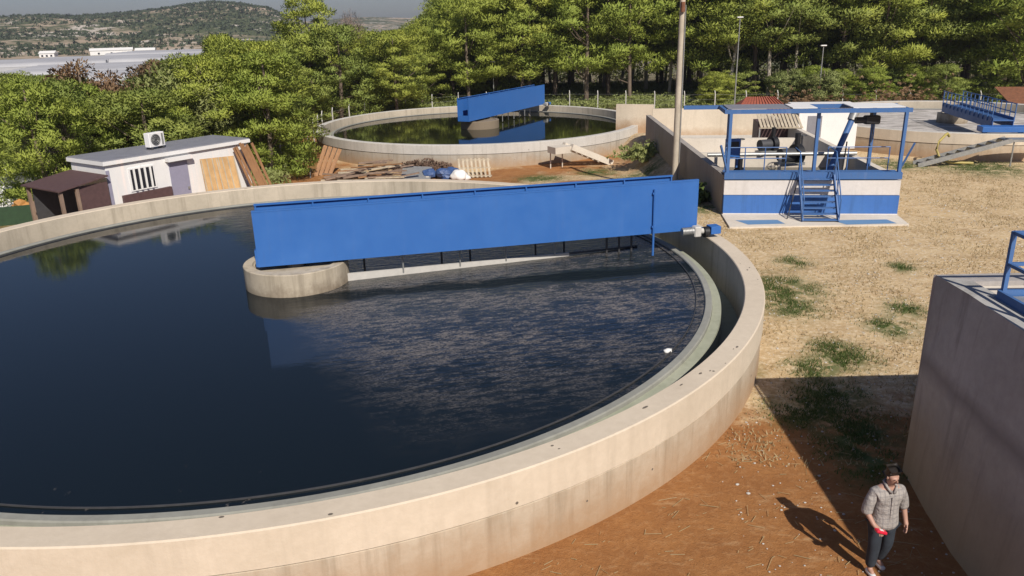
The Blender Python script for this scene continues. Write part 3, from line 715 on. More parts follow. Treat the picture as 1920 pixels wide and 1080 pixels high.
# hoist motor hanging from the gantry
hs = empty('chain_hoist', gp(5.75, 1.0, 3.7), 0, 'black electric chain hoist hanging under the right part of the blue gantry', 'hoist')
bm = bmesh.new(); box(bm, (-.28, -.16, -.14), (.34, .16, .2), .05); tube(bm, [(-.62, 0, .02), (-.27, 0, .02)], .13, 14); link('motor', bm, 'black', hs, 'auto')
bm = bmesh.new(); box(bm, (-.05, -.04, .2), (.05, .04, .42)); link('trolley', bm, 'darkgrey', hs)
bm = bmesh.new(); tube(bm, [(.12, 0, -.14), (.12, 0, -.85), (.05, 0, -.95), (.12, 0, -1.05)], .02, 6); link('chain', bm, 'darkgrey', hs)
# steel stairs
st = empty('steel_stairs', gp(2.9, -.1, 0), math.atan2(dx.y, dx.x), 'steep blue steel stairs with handrails up the front of the inlet basin', 'stairs')
SB, ST_ = -1.25, .0
for s in (0, 1.35):
    bm = bmesh.new(); bar(bm, (s, SB, .08), (s, .02, 1.66), .05, .2, up=(0, -1, 1)); link('stringer', bm, 'blue_dk', st)
for i in range(8):
    f = (i+.7)/8; bm = bmesh.new(); box(bm, (.03, SB+(0-SB)*f-.13, 1.6*f-.02), (1.32, SB+(0-SB)*f+.10, 1.6*f+.02)); link('step', bm, 'blue_dk', st)
for s in (-.02, 1.37):
    bm = bmesh.new(); tube(bm, [(s, SB, .95), (s, .05, 2.62), (s, .9, 2.65)], .025, 8); tube(bm, [(s, SB, .5), (s, .05, 2.15)], .018, 8)
    for f in (0, .5, 1): tube(bm, [(s, SB*(1-f), .08+1.6*f), (s, SB*(1-f), .95+1.67*f)], .022, 8)
    link('handrail', bm, 'blue_dk', st)
for s in (-.5, 1.35):
    bm = bmesh.new(); tube(bm, [(s if s < 0 else s+.1, SB+.45, .08), (s*.1 if s < 0 else s, -.06, 1.5)], .025, 6); link('support', bm, 'darkgrey', st)
# things in the basin
def pump(x, y, z, s, label, m_='darkgrey'):
    t = empty('pump', (x, y, z), .3, label, 'pump')
    bm = bmesh.new(); tube(bm, [(-.45*s, 0, .35*s), (.1*s, 0, .35*s)], .24*s, 16); link('motor', bm, m_, t, 'auto')
    bm = bmesh.new(); tube(bm, [(.12*s, 0, .35*s), (.36*s, 0, .35*s)], .36*s, 18); tube(bm, [(.24*s, 0, .5*s), (.24*s, 0, 1.1*s)], .1*s, 10); link('casing', bm, 'black', t, 'auto')
    bm = bmesh.new(); box(bm, (-.5*s, -.25*s, -.02), (.45*s, .25*s, .08*s)); link('base', bm, 'steel', t)
pump(9.6, 33.2, 1.0, 1.0, 'black pump at the left end of the gantry platform behind the blue beam')
pump(13.1, 36.5, 1.2, 1.3, 'large dark pump behind the centre post of the gantry')
pump(13.0, 39.5, 1.3, 1.1, 'dark pump farther back beside the cross wall of the inlet basin')
t = empty('control_box', (9.75, 34.3, 1.62), 0, 'bright blue control box on a stand behind the left gantry posts', 'control box')
bm = bmesh.new(); box(bm, (-.3, -.15, .35), (.3, .15, 1.15), .02); link('cabinet', bm, 'blue', t)
bm = bmesh.new(); box(bm, (-.25, -.05, -.5), (-.18, .05, .345)); box(bm, (.18, -.05, -.5), (.25, .05, .345)); link('stand', bm, 'blue_dk', t)
bm = bmesh.new(); box(bm, (-.22, -.17, .8), (.22, -.152, 1.05)); link('panel', bm, 'black', t)
t = empty('pipe_run', (9.2, 36.4, 1.75), -.08, 'pale horizontal pipe crossing the inlet basin behind the gantry', 'pipe')
bm = bmesh.new(); tube(bm, [(0, 0, 0), (6.7, 0, 0)], .09, 12); link('pipe', bm, 'steel', t, 'auto')
for x in (.4, 3.3, 6.2):
    bm = bmesh.new(); box(bm, (x-.06, -.08, -1.4), (x+.06, .08, -.095)); link('support', bm, 'conc_pale', t)
t = empty('screen_conveyor', (14.6, 34.2, 1.2), .2, 'slanted steel screw conveyor standing behind the right gantry posts', 'conveyor')
bm = bmesh.new(); tube(bm, [(-.8, 0, -.3), (.5, .4, 2.3)], .13, 12); link('tube', bm, 'blue_dk', t, 'auto')
bm = bmesh.new(); tube(bm, [(.45, .38, 2.2), (.7, .46, 2.75)], .19, 12); link('motor', bm, 'steel', t, 'auto')
bm = bmesh.new()
for s in (-.3, .3): tube(bm, [(s, .2+s, -1.0), (s*.5+.1, .25, 1.3)], .03, 6)
link('stand', bm, 'darkgrey', t)
for (x, y, h_, lab) in ((10.55, 36.0, 1.3, 'left'), (13.9, 37.4, 1.2, 'right')):
    t = empty('valve_stand', (x, y, 1.2), 0, 'valve stand with hand wheel on the %s side of the pale crossing pipe' % lab, 'valve')
    bm = bmesh.new(); tube(bm, [(0, 0, -.5), (0, 0, h_)], .05, 8); link('stem', bm, 'darkgrey', t)
    bm = bmesh.new(); tube(bm, [(.2*math.cos(a), .2*math.sin(a), h_) for a in [2*math.pi*k/14 for k in range(15)]], .02, 6); bar(bm, (-.2, 0, h_), (.2, 0, h_), .02); bar(bm, (0, -.2, h_), (0, .2, h_), .02); link('hand_wheel', bm, 'darkgrey', t)
    bm = bmesh.new(); box(bm, (-.14, -.14, -.05), (.14, .14, .45), .03); link('body', bm, 'blue_dk', t)

# white cabin with louvre roof, red roofed hut
t = empty('equipment_cabin', (16.4, 46.6, .3), -.12, 'white equipment cabin with cream ribbed awning behind the gantry', 'cabin')
bm = bmesh.new(); box(bm, (.6, 0, 0), (3.9, 2.4, 2.35)); link('wall', bm, 'white', t)
bm = bmesh.new(); box(bm, (.45, -.1, 2.355), (4.05, 2.5, 2.45)); link('roof', bm, 'white', t)
bm = bmesh.new(); box(bm, (1.1, -.03, .1), (1.9, -.002, 1.9)); link('door', bm, 'grey_sheet', t)
bm = bmesh.new()
for i in range(12): bar(bm, (-1.7+i*.2, -1.2, 1.42), (-1.7+i*.2, .35, 2.0), .14, .03)
bar(bm, (-1.85, -1.2, 1.38), (.6, -1.2, 1.38), .05, .05); link('awning', bm, 'pallet', t)
for x in (-1.8, .5):
    bm = bmesh.new(); bar(bm, (x, -1.15, -.6), (x, -1.15, 1.35), .07); link('post', bm, 'steel', t)
bm = bmesh.new(); box(bm, (-1.6, .5, 0), (.55, 2.2, 1.5)); link('store', bm, 'maroon', t)
t = empty('tiled_hut', (19.0, 60.5, -1.0), -.15, 'small hut with a red tiled roof behind the left end of the gantry', 'hut')
bm = bmesh.new(); box(bm, (-1.6, -1.4, -.6), (1.8, 1.4, 2.0)); link('wall', bm, 'conc_grey', t)
bm = bmesh.new(); vs = [bm.verts.new(p) for p in ((-2.1, -1.9, 1.95), (2.3, -1.9, 1.95), (2.3, 1.9, 1.95), (-2.1, 1.9, 1.95), (-1.0, 0, 3.0), (1.0, 0, 3.0))]
for f in ((0, 1, 5, 4), (1, 2, 5), (2, 3, 4, 5), (3, 0, 4), (3, 2, 1, 0)): bm.faces.new([vs[i] for i in f])
for i in range(14): bar(bm, (-2.0+i*.32, -1.9, 2.0), (-.95+i*.15, -.05, 3.02), .07, .06)
link('roof', bm, 'tile', t)
bm = bmesh.new(); box(bm, (-.4, -1.43, -.4), (.4, -1.402, 1.5)); link('door', bm, 'darkgrey', t)
t = empty('tin_shed', (46.8, 66, -1.8), -.25, 'low shed with a rusty red sheet roof at the right edge before the trees', 'shed')
bm = bmesh.new(); box(bm, (-4, 0, 0), (8, 5, 2.0)); link('wall', bm, 'rust', t)
bm = bmesh.new(); bar(bm, (-4.5, 2.4, 2.35), (8.5, 2.4, 2.35), 6.2, .06, up=(0, -.22, 1)); link('roof', bm, 'rust', t)
for x in (-3, 1.5, 6):
    bm = bmesh.new(); box(bm, (x, -.06, 0), (x+.15, -.003, 2.0)); link('post', bm, 'wood_old', t)

# ------------------------------------------------------------------ poles
def lamp(x, y, h_, label, r=.07, head=True, lean=0):
    z = gz(x, y); t = empty('lamp_post', (x, y, z), 0, label, 'lamp post')
    t.rotation_euler = (0, R(lean), 0)
    bm = bmesh.new(); tube(bm, [(0, 0, -.3), (0, 0, h_)], r, 10, r*.6); link('pole', bm, 'steel', t, 'auto')
    if head:
        bm = bmesh.new(); box(bm, (-.28, -.14, h_), (.28, .14, h_+.12), .04); link('lamp_head', bm, 'white', t)
    return t
lamp(21.5, 76, 8.9, 'tall grey lamp post with small head behind the red tiled hut')
lamp(-1.5, 90.0, 4.9, 'slim lamp post behind the bridge of the middle distance tank')
lamp(-17.6, 57.5, 5.4, 'grey lamp post leaning slightly between the cabin and the middle distance tank', lean=-2)
lamp(30.2, 78, 6.2, 'lamp post before the pines right of the tall lamp post')
lamp(-24.2, 41.8, 4.2, 'thin lamp post in the trees left of the brown porch', .05)
t = empty('utility_pole', (8.47, 39.9, gz(8.47, 39.9)), 0, 'thick pale wooden utility pole rising beside the far end of the long blue bridge', 'utility pole')
bm = bmesh.new(); tube(bm, [(0, 0, -.4), (.0, 0, 4), (.02, 0, 9.6)], .165, 16, .13); link('pole', bm, 'wood_grey', t, 'auto')
bm = bmesh.new(); bar(bm, (-.8, 0, 9.3), (.8, 0, 9.3), .12); tube(bm, [(0, -.19, 8.3), (0, -.19, 8.75)], .1, 8); link('crossarm', bm, 'rust', t)
bm = bmesh.new(); tube(bm, [(.17, -.1, -.1), (.15, -.12, 8.6)], .03, 6); link('cable', bm, 'steel', t)

# wire fence along the pines
FP = [(-16, 55.5), (-15.5, 62), (-16.5, 72), (-13, 82), (-6, 86), (2, 86.5), (9.4, 84.5), (16.7, 81.6), (27, 79.3), (38, 76.5), (50, 73), (62, 69)]
def resample(P, st):
    out = []; carry = 0
    for (a, b) in zip(P, P[1:]):
        a, b = Vector((*a, 0)), Vector((*b, 0)); L = (b-a).length; s = carry
        while s < L: out.append(a.lerp(b, s/L)); s += st
        carry = s-L
    return out
fp = resample(FP, 3.0)
t = empty('wire_fence', (0, 0, 0), 0, 'wire fence with pale posts running along the foot of the pines', 'fence')
for p in fp:
    z = gz(p.x, p.y); bm = bmesh.new(); bar(bm, (p.x, p.y, z-.2), (p.x, p.y, z+1.75), .09, .09, up=(0, 1, 0)); bar(bm, (p.x, p.y, z+1.75), (p.x, p.y+.25, z+2.05), .07, .07); link('post', bm, 'white_bd', t)
bm = bmesh.new()
for a, b in zip(fp, fp[1:]):
    for k in (.2, .7, 1.2, 1.7):
        bar(bm, (a.x, a.y, gz(a.x, a.y)+k), (b.x, b.y, gz(b.x, b.y)+k), .012)
link('wire', bm, 'steel', t)

# ------------------------------------------------------------------ container cabin on the left
C0 = Vector((-16.55, 32.2, 0)); C1 = Vector((-12.55, 38.1, 0)); ca = math.atan2(C1.y-C0.y, C1.x-C0.x); CL = (C1-C0).length
cb = empty('site_cabin', (C0.x, C0.y, 0), ca, 'white site cabin with flat grey roof behind the left rim of the foreground tank', 'cabin')
CW = 2.6; CHh = 2.72
bm = bmesh.new(); box(bm, (0, 0, -.2), (CL, CW, CHh)); link('wall', bm, 'white', cb)
bm = bmesh.new(); box(bm, (-.08, -.10, CHh+.003), (CL+.08, CW+.08, CHh+.10), .02); link('roof', bm, 'grey_sheet', cb)
bm = bmesh.new(); box(bm, (-.09, -.13, CHh-.10), (CL+.09, -.103, CHh+.06)); box(bm, (-.12, -.13, CHh-.10), (-.091, CW+.08, CHh+.06)); link('fascia', bm, 'white', cb)
wn = bmesh.new(); box(wn, (.95, -.045, 1.36), (2.15, -.003, 2.34)); o = link('window', wn, 'white', cb)
bm = bmesh.new(); box(bm, (1.03, -.055, 1.42), (2.07, -.047, 2.28)); link('pane', bm, 'glass', o)
bm = bmesh.new()
for i in range(4): box(bm, (1.13+i*.25, -.10, 1.38), (1.21+i*.25, -.062, 2.31))
link('shutter', bm, 'sack', o)
bm = bmesh.new(); box(bm, (.5, -.16, -.05), (2.75, -.006, 1.28)); link('lower_panel', bm, 'maroon', cb)
bm = bmesh.new(); box(bm, (2.85, -.05, .0), (3.75, -.004, 2.28)); o = link('door', bm, 'lilac', cb)
bm = bmesh.new(); box(bm, (3.6, -.09, 1.0), (3.68, -.052, 1.12)); link('handle', bm, 'steel', o)
bm = bmesh.new(); box(bm, (-.35+3.05, -.30, 2.36), (3.95, -.006, 2.52)); link('awning', bm, 'white', cb)
bm = bmesh.new(); box(bm, (CL-.30, -.02, 0), (CL-.18, -.003, 2.4)); link('corner_trim', bm, 'lilac', cb)
bm = bmesh.new(); box(bm, (.0, -.03, 0), (.14, -.003, 2.4)); link('corner_trim', bm, 'lilac', cb)
t = empty('air_conditioner', (-15.7, 35.3, CHh+.10), ca+.15, 'white air conditioner unit with round fan grille on the cabin roof', 'air conditioner')
bm = bmesh.new(); box(bm, (-.42, -.16, .1), (.42, .16, .72), .02); link('casing', bm, 'white', t)
bm = bmesh.new(); tube(bm, [(-.08, -.175, .41), (-.08, -.162, .41)], .25, 24); link('fan_grille', bm, 'darkgrey', t)
bm = bmesh.new()
for r_ in (.08, .15, .22): tube(bm, [(-.08+r_*math.cos(a), -.185, .41+r_*math.sin(a)) for a in [2*math.pi*k/18 for k in range(19)]], .01, 5)
box(bm, (.24, -.17, .16), (.34, -.161, .66)); link('grille_ring', bm, 'steel', t)
for x in (-.3, .3):
    bm = bmesh.new(); box(bm, (x-.04, -.16, 0), (x+.04, .16, .098)); link('foot', bm, 'darkgrey', t)
# plywood sheets leaning on the cabin
def cab(x, y, z): return Matrix.Translation(C0) @ Matrix.Rotation(ca, 4, 'Z') @ Vector((x, y, z))
for i, (x0, x1, ln, dy_, lab) in enumerate(((4.25, 5.25, 2.35, .50, 'left sheet of pale plywood leaning on the cabin beside the lilac door'), (5.05, 6.1, 2.3, .62, 'right sheet of pale plywood leaning on the cabin wall'))):
    p = cab(x0, -dy_, 0); t = empty('plywood_sheet', p, ca, lab, 'plywood sheet')
    bm = bmesh.new(); bar(bm, ((x1-x0)/2, 0, 0), ((x1-x0)/2+.12, dy_-.10, ln-.15), x1-x0, .02, up=(0, -1, 0))
    link('board', bm, 'wood_pale', t)
    bm = bmesh.new()
    for f in (.04, .33, .62, .95): bar(bm, ((x1-x0)*f, -.025, .02), ((x1-x0)*f+.12, dy_-.125, ln-.17), .05, .025, up=(0, -1, 0))
    link('batten', bm, 'pallet', t)
rg = random.Random(8)
for i in range(7):
    x = CL-.75+i*.17; p = cab(x, -.75-rg.random()*.2, 0); t = empty('plank', p, ca, ('leftmost', 'second', 'third', 'fourth', 'fifth', 'sixth', 'rightmost')[i]+' brown plank leaning on the right end of the cabin, counted from the left', 'plank', 'brown planks leaning on the right end of the cabin')
    bm = bmesh.new(); bar(bm, (0.35, 0, 0), (-.25+rg.uniform(-.06, .06), .58, 2.6+rg.uniform(-.15, .25)), .13, .035, up=(0, -1, 0)); link('board', bm, 'wood_brown', t)
t = empty('sandbag', cab(6.3, -1.0, 0), ca, 'white sack on the ground between the plywood and the brown planks', 'sack')
def lump(bm, c, s, seed=0, sub=2):
    g = bmesh.ops.create_icosphere(bm, subdivisions=sub, radius=1)['verts']
    for v in g:
        n = 1 + .28*noise.noise(v.co*1.6+Vector((seed, 0, 0))); v.co = Vector((c[0]+v.co.x*s[0]*n, c[1]+v.co.y*s[1]*n, c[2]+v.co.z*s[2]*n))
bm = bmesh.new(); lump(bm, (0, 0, .3), (.42, .35, .4), 1); link('bag', bm, 'sack', t, True)
# lean-to porch at the left end
pc = empty('lean_to', cab(-.1, 1.1, 0), ca, 'open lean to with brown sheet roof attached at the left end of the cabin', 'lean-to')
bm = bmesh.new(); bar(bm, (.0, .0, 2.25), (-2.1, .0, 1.95), 2.9, .05, up=(.15, 0, 1)); link('roof', bm, 'maroon', pc)
bm = bmesh.new(); box(bm, (-1.25, -1.3, 0), (-.02, -1.26, 2.0)); link('side_panel', bm, 'maroon', pc)
bm = bmesh.new(); box(bm, (-1.9, 1.0, 0), (-.02, 1.04, 1.9)); link('back_panel', bm, 'darkgrey', pc)
for x, y in ((-1.3, -1.3), (-1.95, -1.3), (-1.95, 1.2)):
    bm = bmesh.new(); box(bm, (x-.06, y-.06, -.2), (x+.06, y+.06, 1.93)); link('post', bm, 'wood_old', pc)
# things left of the lean-to
t = empty('flower_trough', (-21.2, 35.8, gz(-21.2, 35.8)), .5, 'orange heap behind the green netting at the far left', 'heap')
bm = bmesh.new()
for i in range(14): lump(bm, (rg.uniform(-1.5, 1.5), rg.uniform(-.3, .3), rg.uniform(.3, .65)), (.3, .25, .2), i, 1)
link('flowers', bm, 'orange', t)
t = empty('green_screen', (-20.9, 33.4, gz(-20.9, 33.4)), .38, 'dark green net screen along the ground left of the lean to', 'screen')
bm = bmesh.new(); box(bm, (-4, -.02, 0), (2.6, .02, .8)); link('net', bm, 'greenbox', t)
for x in (-4, -1.8, .4, 2.6):
    bm = bmesh.new(); box(bm, (x-.04, -.08, -.1), (x+.04, -.024, .95)); link('post', bm, 'wood_old', t)
for (x, y, w_, h_, lab) in ((-25.8, 42.5, 2.2, 2.0, 'upper white cabin half hidden in the trees at the left edge'), (-24.3, 38.6, 1.8, 1.3, 'lower white van like box half hidden at the left edge')):
    z = gz(x, y); t = empty('white_kiosk', (x, y, z), .4, lab, 'kiosk')
    bm = bmesh.new(); box(bm, (-w_/2, -.8, 0), (w_/2, .8, h_)); link('wall', bm, 'white', t)
    bm = bmesh.new(); box(bm, (-w_/2-.1, -.9, h_+.002), (w_/2+.1, .9, h_+.1)); link('roof', bm, 'steel', t)
    bm = bmesh.new(); box(bm, (-w_/4, -.83, h_*.45), (w_/4, -.802, h_*.8)); link('window', bm, 'glass', t)

# ------------------------------------------------------------------ debris in front of the second tank
dz = lambda x, y: gz(x, y)
rg = random.Random(21)
TB = []
for i in range(40):
    x = rg.uniform(-10.4, -6.4); y = rg.uniform(47.0, 49.4); z = dz(x, y)+rg.uniform(.05, 1.0)*(1-abs(x+8.2)/2.9)+.05
    a = rg.uniform(-.6, .5); L = rg.uniform(1.4, 3.0)
    t = empty('timber_beam', (x, y, z), a, 'x', 'timber', 'brown timbers heaped before the middle distance tank'); mt_ = rg.choice(('wood_brown', 'wood_old', 'wood_old', 'pallet')); TB.append((t, x, L, mt_))
    bm = bmesh.new(); bar(bm, (-L/2, 0, rg.uniform(-.15, .1)), (L/2, 0, rg.uniform(-.1, .25)), rg.choice((.10, .16, .24)), .07); link('board', bm, mt_, t)
cells = {}
for q in TB: cells.setdefault((('short', 'long')[q[2] > 2.2], {'wood_brown': 'brown', 'wood_old': 'greyish', 'pallet': 'pale'}[q[3]]), []).append(q)
for (a, c), L_ in cells.items():
    L_.sort(key=lambda q: q[1])
    for i, q in enumerate(L_): q[0]['label'] = f'{a} {c} timber in the heap before the middle distance tank' + ('' if len(L_) == 1 else ', ' + ('first', 'second', 'third', 'fourth', 'fifth', 'sixth', 'seventh', 'eighth', 'ninth', 'tenth', 'eleventh', 'twelfth', 'thirteenth')[i] + ' from left')
t = empty('grey_sheet', (-5.6, 48.0, dz(-5.6, 48.0)), 0, 'flat grey sheet metal lying between the timber heap and the blue tarpaulin', 'metal sheet')
bm = bmesh.new(); bar(bm, (-1.0, 0, .35), (.8, 0, .25), 1.8, .04, up=(0, -.4, 1)); link('sheet', bm, 'steel', t)
bm = bmesh.new(); box(bm, (-.9, -.3, 0), (-.7, .5, .3)); box(bm, (.5, -.3, 0), (.7, .5, .22)); link('block', bm, 'conc2', t)
t = empty('tarpaulin', (-4.1, 48.3, dz(-4.1, 48.3)), 0, 'crumpled blue tarpaulin heap beside the white sack', 'tarpaulin')
bm = bmesh.new()
for i in range(9): lump(bm, (rg.uniform(-.9, .9), rg.uniform(-.5, .5), rg.uniform(.1, .45)), (.45, .4, .28), i*3, 2)
link('cloth', bm, 'bluetarp', t)
t = empty('white_bag', (-3.05, 47.5, dz(-3.05, 47.5)), 0, 'bulging white sack right of the blue tarpaulin', 'sack')
bm = bmesh.new(); lump(bm, (0, 0, .26), (.5, .45, .36), 5, 3); lump(bm, (.35, .1, .1), (.35, .3, .2), 8, 2); link('bag', bm, 'sack', t, True)
t = empty('pallet', (-2.0, 48.7, dz(-2, 48.7)), 0, 'wooden pallet leaning on the ground right of the white sack', 'pallet')
for i in range(8):
    bm = bmesh.new(); bar(bm, (-1.0+i*.26, -.5, .05), (-1.15+i*.26, .55, 1.05), .12, .025, up=(0, -1, 1)); link('slat', bm, 'pallet', t)
bm = bmesh.new()
for f in (.08, .5, .92): bar(bm, (-1.05-.15*f, -.47+1.05*f, .05+f), (.95-.15*f, -.47+1.05*f, .05+f), .08, .08)
link('bearer', bm, 'pallet', t)
for (x, y, s_, lab) in ((-5.6, 51.2, 1.0, 'low heap of dead brushwood against the middle distance tank above the grey sheet'),):
    P_ = []
    for i in range(420):
        a = rg.uniform(0, 6.28); r_ = rg.random()**.5*1.5; P_.append((x+r_*math.cos(a)*1.3, y+r_*math.sin(a)*.5, dz(x, y)+rg.random()*(.9-.4*r_), .2))
    o = blob_batch('brush_heap', P_, 'brush', 4, 5); tag(o, lab, 'brushwood')
for i in range(4):
    x = -12.3+i*.28; t = empty('plank', (x, 50.15+i*.1, dz(x, 50.2)), 0, ('leftmost', 'second from left', 'second from right', 'rightmost')[i]+' rusty board leaning on the left of the middle distance tank', 'plank', 'rusty boards leaning on the middle distance tank')
    bm = bmesh.new(); bar(bm, (-.1, 0, 0), (.45, 1.2, 1.75-.1*i), .24, .04, up=(0, -1, 0)); link('board', bm, 'wood_brown', t)
t = empty('trestle', (-13.0, 49.6, dz(-13, 49.6)), .2, 'small dark trestle bench left of the leaning rusty boards', 'trestle')
bm = bmesh.new(); box(bm, (-.5, -.2, .5), (.5, .2, .56)); link('top', bm, 'darkgrey', t)
for x in (-.4, .4):
    bm = bmesh.new(); bar(bm, (x, -.18, 0), (x, 0, .5), .05); bar(bm, (x, .18, 0), (x, 0, .5), .05); link('leg', bm, 'darkgrey', t)
t = empty('float', (3.3, 15.5, R1-.5), .4, 'small white foam float on the dark water near the right weir', 'float')
bm = bmesh.new(); lump(bm, (0, 0, .02), (.11, .07, .05), 3, 2); lump(bm, (.1, .04, .01), (.06, .04, .03), 6, 1); link('foam', bm, 'sack', t, True)

# ------------------------------------------------------------------ trees
def crown_arrays(seed, H, kind):
    rg = np.random.default_rng(seed); C_ = []
    if kind == 'pine':        # flattened, irregular pads on limbs
        n = 84
        for i in range(n):
            f = rg.random(); z = H*(.26+.72*f**.85); rad = H*.31*math.sqrt(max(.05, 1-((z/H-.56)/.46)**2))
            a = rg.random()*6.283; q = rg.random()**.55*rad
            C_.append((q*math.cos(a), q*math.sin(a), z, H*rg.uniform(.04, .085), .5))
    elif kind == 'low':       # foliage down to the ground
        n = 110
        for i in range(n):
            f = rg.random(); z = H*(.06+.9*f); rad = H*.36*math.sqrt(max(.04, 1-((z/H-.38)/.62)**2))
            a = rg.random()*6.283; q = rg.random()**.5*rad
            C_.append((q*math.cos(a), q*math.sin(a), z, H*rg.uniform(.045, .09), .55))
    elif kind == 'dome':
        for i in range(70):
            a = rg.random()*6.283; e = rg.random()*1.4; q = H*.3*rg.random()**.35
            C_.append((q*math.cos(a)*math.cos(e), q*math.sin(a)*math.cos(e), H*.68+q*math.sin(e)*.9, H*rg.uniform(.05, .08), .6))
    elif kind == 'high':      # tall bare trunk, crown on top
        for i in range(76):
            z = H*(.42+.56*rg.random()); rad = H*.27*math.sqrt(max(.05, 1-((z/H-.69)/.33)**2)); a = rg.random()*6.283; q = rg.random()**.5*rad
            C_.append((q*math.cos(a), q*math.sin(a), z, H*rg.uniform(.04, .08), .5))
    else:                     # round bushy broadleaf
        for i in range(80):
            d = rg.normal(size=3); d /= np.linalg.norm(d); q = rg.random()**.4
            C_.append((d[0]*q*H*.38, d[1]*q*H*.38, H*.55+d[2]*q*H*.4, H*rg.uniform(.06, .11), .8))
    return np.array(C_)
def crown_mesh(seed, H, kind, mat, per=200, leaf=.22, wid=.04):
    rg = np.random.default_rng(seed+100); C_ = crown_arrays(seed, H, kind); n = len(C_)
    c = np.repeat(C_, per, 0); N = len(c)
    d = rg.normal(size=(N, 3)); d /= np.linalg.norm(d, axis=1)[:, None]; q = rg.random(N)[:, None]**.42
    p = c[:, :3] + d*q*c[:, 3:4]*np.stack([np.ones(N)*1.25, np.ones(N)*1.25, c[:, 4]], 1)
    dr = d + rg.normal(size=(N, 3))*.6 + np.array([0, 0, .45]); dr /= np.linalg.norm(dr, axis=1)[:, None]
    sd_ = np.cross(dr, rg.normal(size=(N, 3))); sd_ /= np.linalg.norm(sd_, axis=1)[:, None]
    L = leaf*rg.uniform(.6, 1.4, N)[:, None]; W_ = wid*rg.uniform(.7, 1.4, N)[:, None]
    Q = np.stack([p-sd_*W_, p+sd_*W_, p+dr*L+sd_*W_*.5, p+dr*L-sd_*W_*.5], 1)
    out = p - np.array([0, 0, H*.55]); out /= np.linalg.norm(out, axis=1)[:, None]+1e-6
    nr = d*.8 + out*.55 + np.array([0, 0, .25]) + rg.normal(size=(N, 3))*.25; nr /= np.linalg.norm(nr, axis=1)[:, None]
    gn = np.cross(Q[:, 1]-Q[:, 0], Q[:, 2]-Q[:, 0]); fl = (gn*nr).sum(1) < 0
    Q[fl] = Q[fl][:, ::-1]                                   # every needle tuft faces outward from its clump
    o = arrmesh('crown', Q.reshape(-1, 3), np.arange(N*4).reshape(-1, 4), mat); me = o.data
    bpy.data.objects.remove(o)
    me.polygons.foreach_set('use_smooth', [True]*N)
    me.normals_split_custom_set_from_vertices(np.repeat(nr, 4, 0).tolist())
    return me, C_
def trunk_mesh(seed, H, C_, r0, mat, nl=9):
    rg = random.Random(seed); bm = bmesh.new()
    bend = (rg.uniform(-.05, .05)*H, rg.uniform(-.05, .05)*H)
    def tp(f): return Vector((bend[0]*math.sin(f*2.4), bend[1]*math.sin(f*2.0), f*H*.93))
    tube(bm, [tp(k/7) - Vector((0, 0, .4 if k == 0 else 0)) for k in range(8)], r0, 8, r0*.22)
    for i in range(nl):
        c = C_[rg.randrange(len(C_))]; f = max(.12, min(.85, (c[2]/H)*rg.uniform(.6, .85))); a = tp(f); b = Vector(c[:3])
        mid = a.lerp(b, .5) + Vector((0, 0, -.02*H)); tube(bm, [a, mid, b], r0*.3, 5, r0*.08)
    me = bpy.data.meshes.new('trunk'); bm.to_mesh(me); bm.free(); me.materials.append(M[mat]); 
    me.polygons.foreach_set('use_smooth', [True]*len(me.polygons)); return me
PROTO = {}
def proto(key, seed, H, kind, mat, bark='bark', per=200, leaf=.22, wid=.04, r0=.19):
    cm, C_ = crown_mesh(seed, H, kind, mat, per, leaf, wid); cm.name = 'crown'
    PROTO.setdefault(key, []).append((cm, trunk_mesh(seed, H, C_, r0, bark), H))
for s in range(3): proto('pine', 10+s, 11, 'pine', 'pine_a', per=200, leaf=.20, wid=.034)
for s in range(2): proto('pined', 20+s, 11, 'pine', 'pine_b', per=200, leaf=.20, wid=.034)
for s in range(3): proto('high', 30+s, 13, 'high', 'pine_a' if s else 'pine_b', 'bark_pale', per=190, leaf=.18, wid=.034, r0=.17)
for s in range(3): proto('low', 40+s, 8, 'low', 'pine_a' if s != 1 else 'pine_b', per=215, leaf=.15, wid=.03)
for s in range(2): proto('round', 50+s, 6, 'round', 'leaf_g', per=210, leaf=.13, wid=.04)
proto('red', 60, 6, 'round', 'leaf_r', per=170, leaf=.13, wid=.035)
proto('bare', 61, 11, 'round', 'twig', per=130, leaf=.45, wid=.016)
proto('dome', 62, 9, 'dome', 'pine_a', per=240, leaf=.18, wid=.035)
trng = random.Random(77); FOREST = []
def tree(kind, x, y, h_, label, cat='pine tree', group=None, var=None, name='pine_tree', sx=1):
    cm, tm, H = PROTO[kind][trng.randrange(len(PROTO[kind])) if var is None else var]; s = h_/H; z = gz(x, y)-.1
    t = empty(name, (x, y, z), trng.uniform(0, 6.28), label, cat, group)
    if group: FOREST.append((t, math.degrees(math.atan2(x, y)), math.hypot(x, y), kind, h_))
    t.scale = (s*sx, s*sx, s)
    for nm, me in (('trunk', tm), ('crown', cm)):
        o = bpy.data.objects.new(nm, me); col.objects.link(o); o.parent = t
    return t
def pol(az, r): return r*math.sin(R(az)), r*math.cos(R(az))
def htop(az, r, el): # tree height so that its top reaches elevation el from the camera's height
    x, y = pol(az, r); return CH + r*math.tan(R(el)) - gz(x, y)
# skyline of the wood: elevation of the tree tops by azimuth
SKY = [(-34, -2.2), (-30.5, -2.1), (-29.8, -2.3), (-28.8, -1.9), (-26.6, -1.7), (-26.0, -3.3), (-25.0, -3.2), (-24.5, -1.8), (-22, -1.6), (-21, -1.0), (-19, -.7), (-17, -.7), (-15.5, -.55), (-14.6, -.3), (-14, 1.2), (-12.9, 1.4), (-12.3, .3), (-9.2, .1), (-8.3, -.45), (-7.2, -.1), (-6, .9), (-5, 1.9), (-2, 3.0), (5, 4.2), (40, 4.6)]
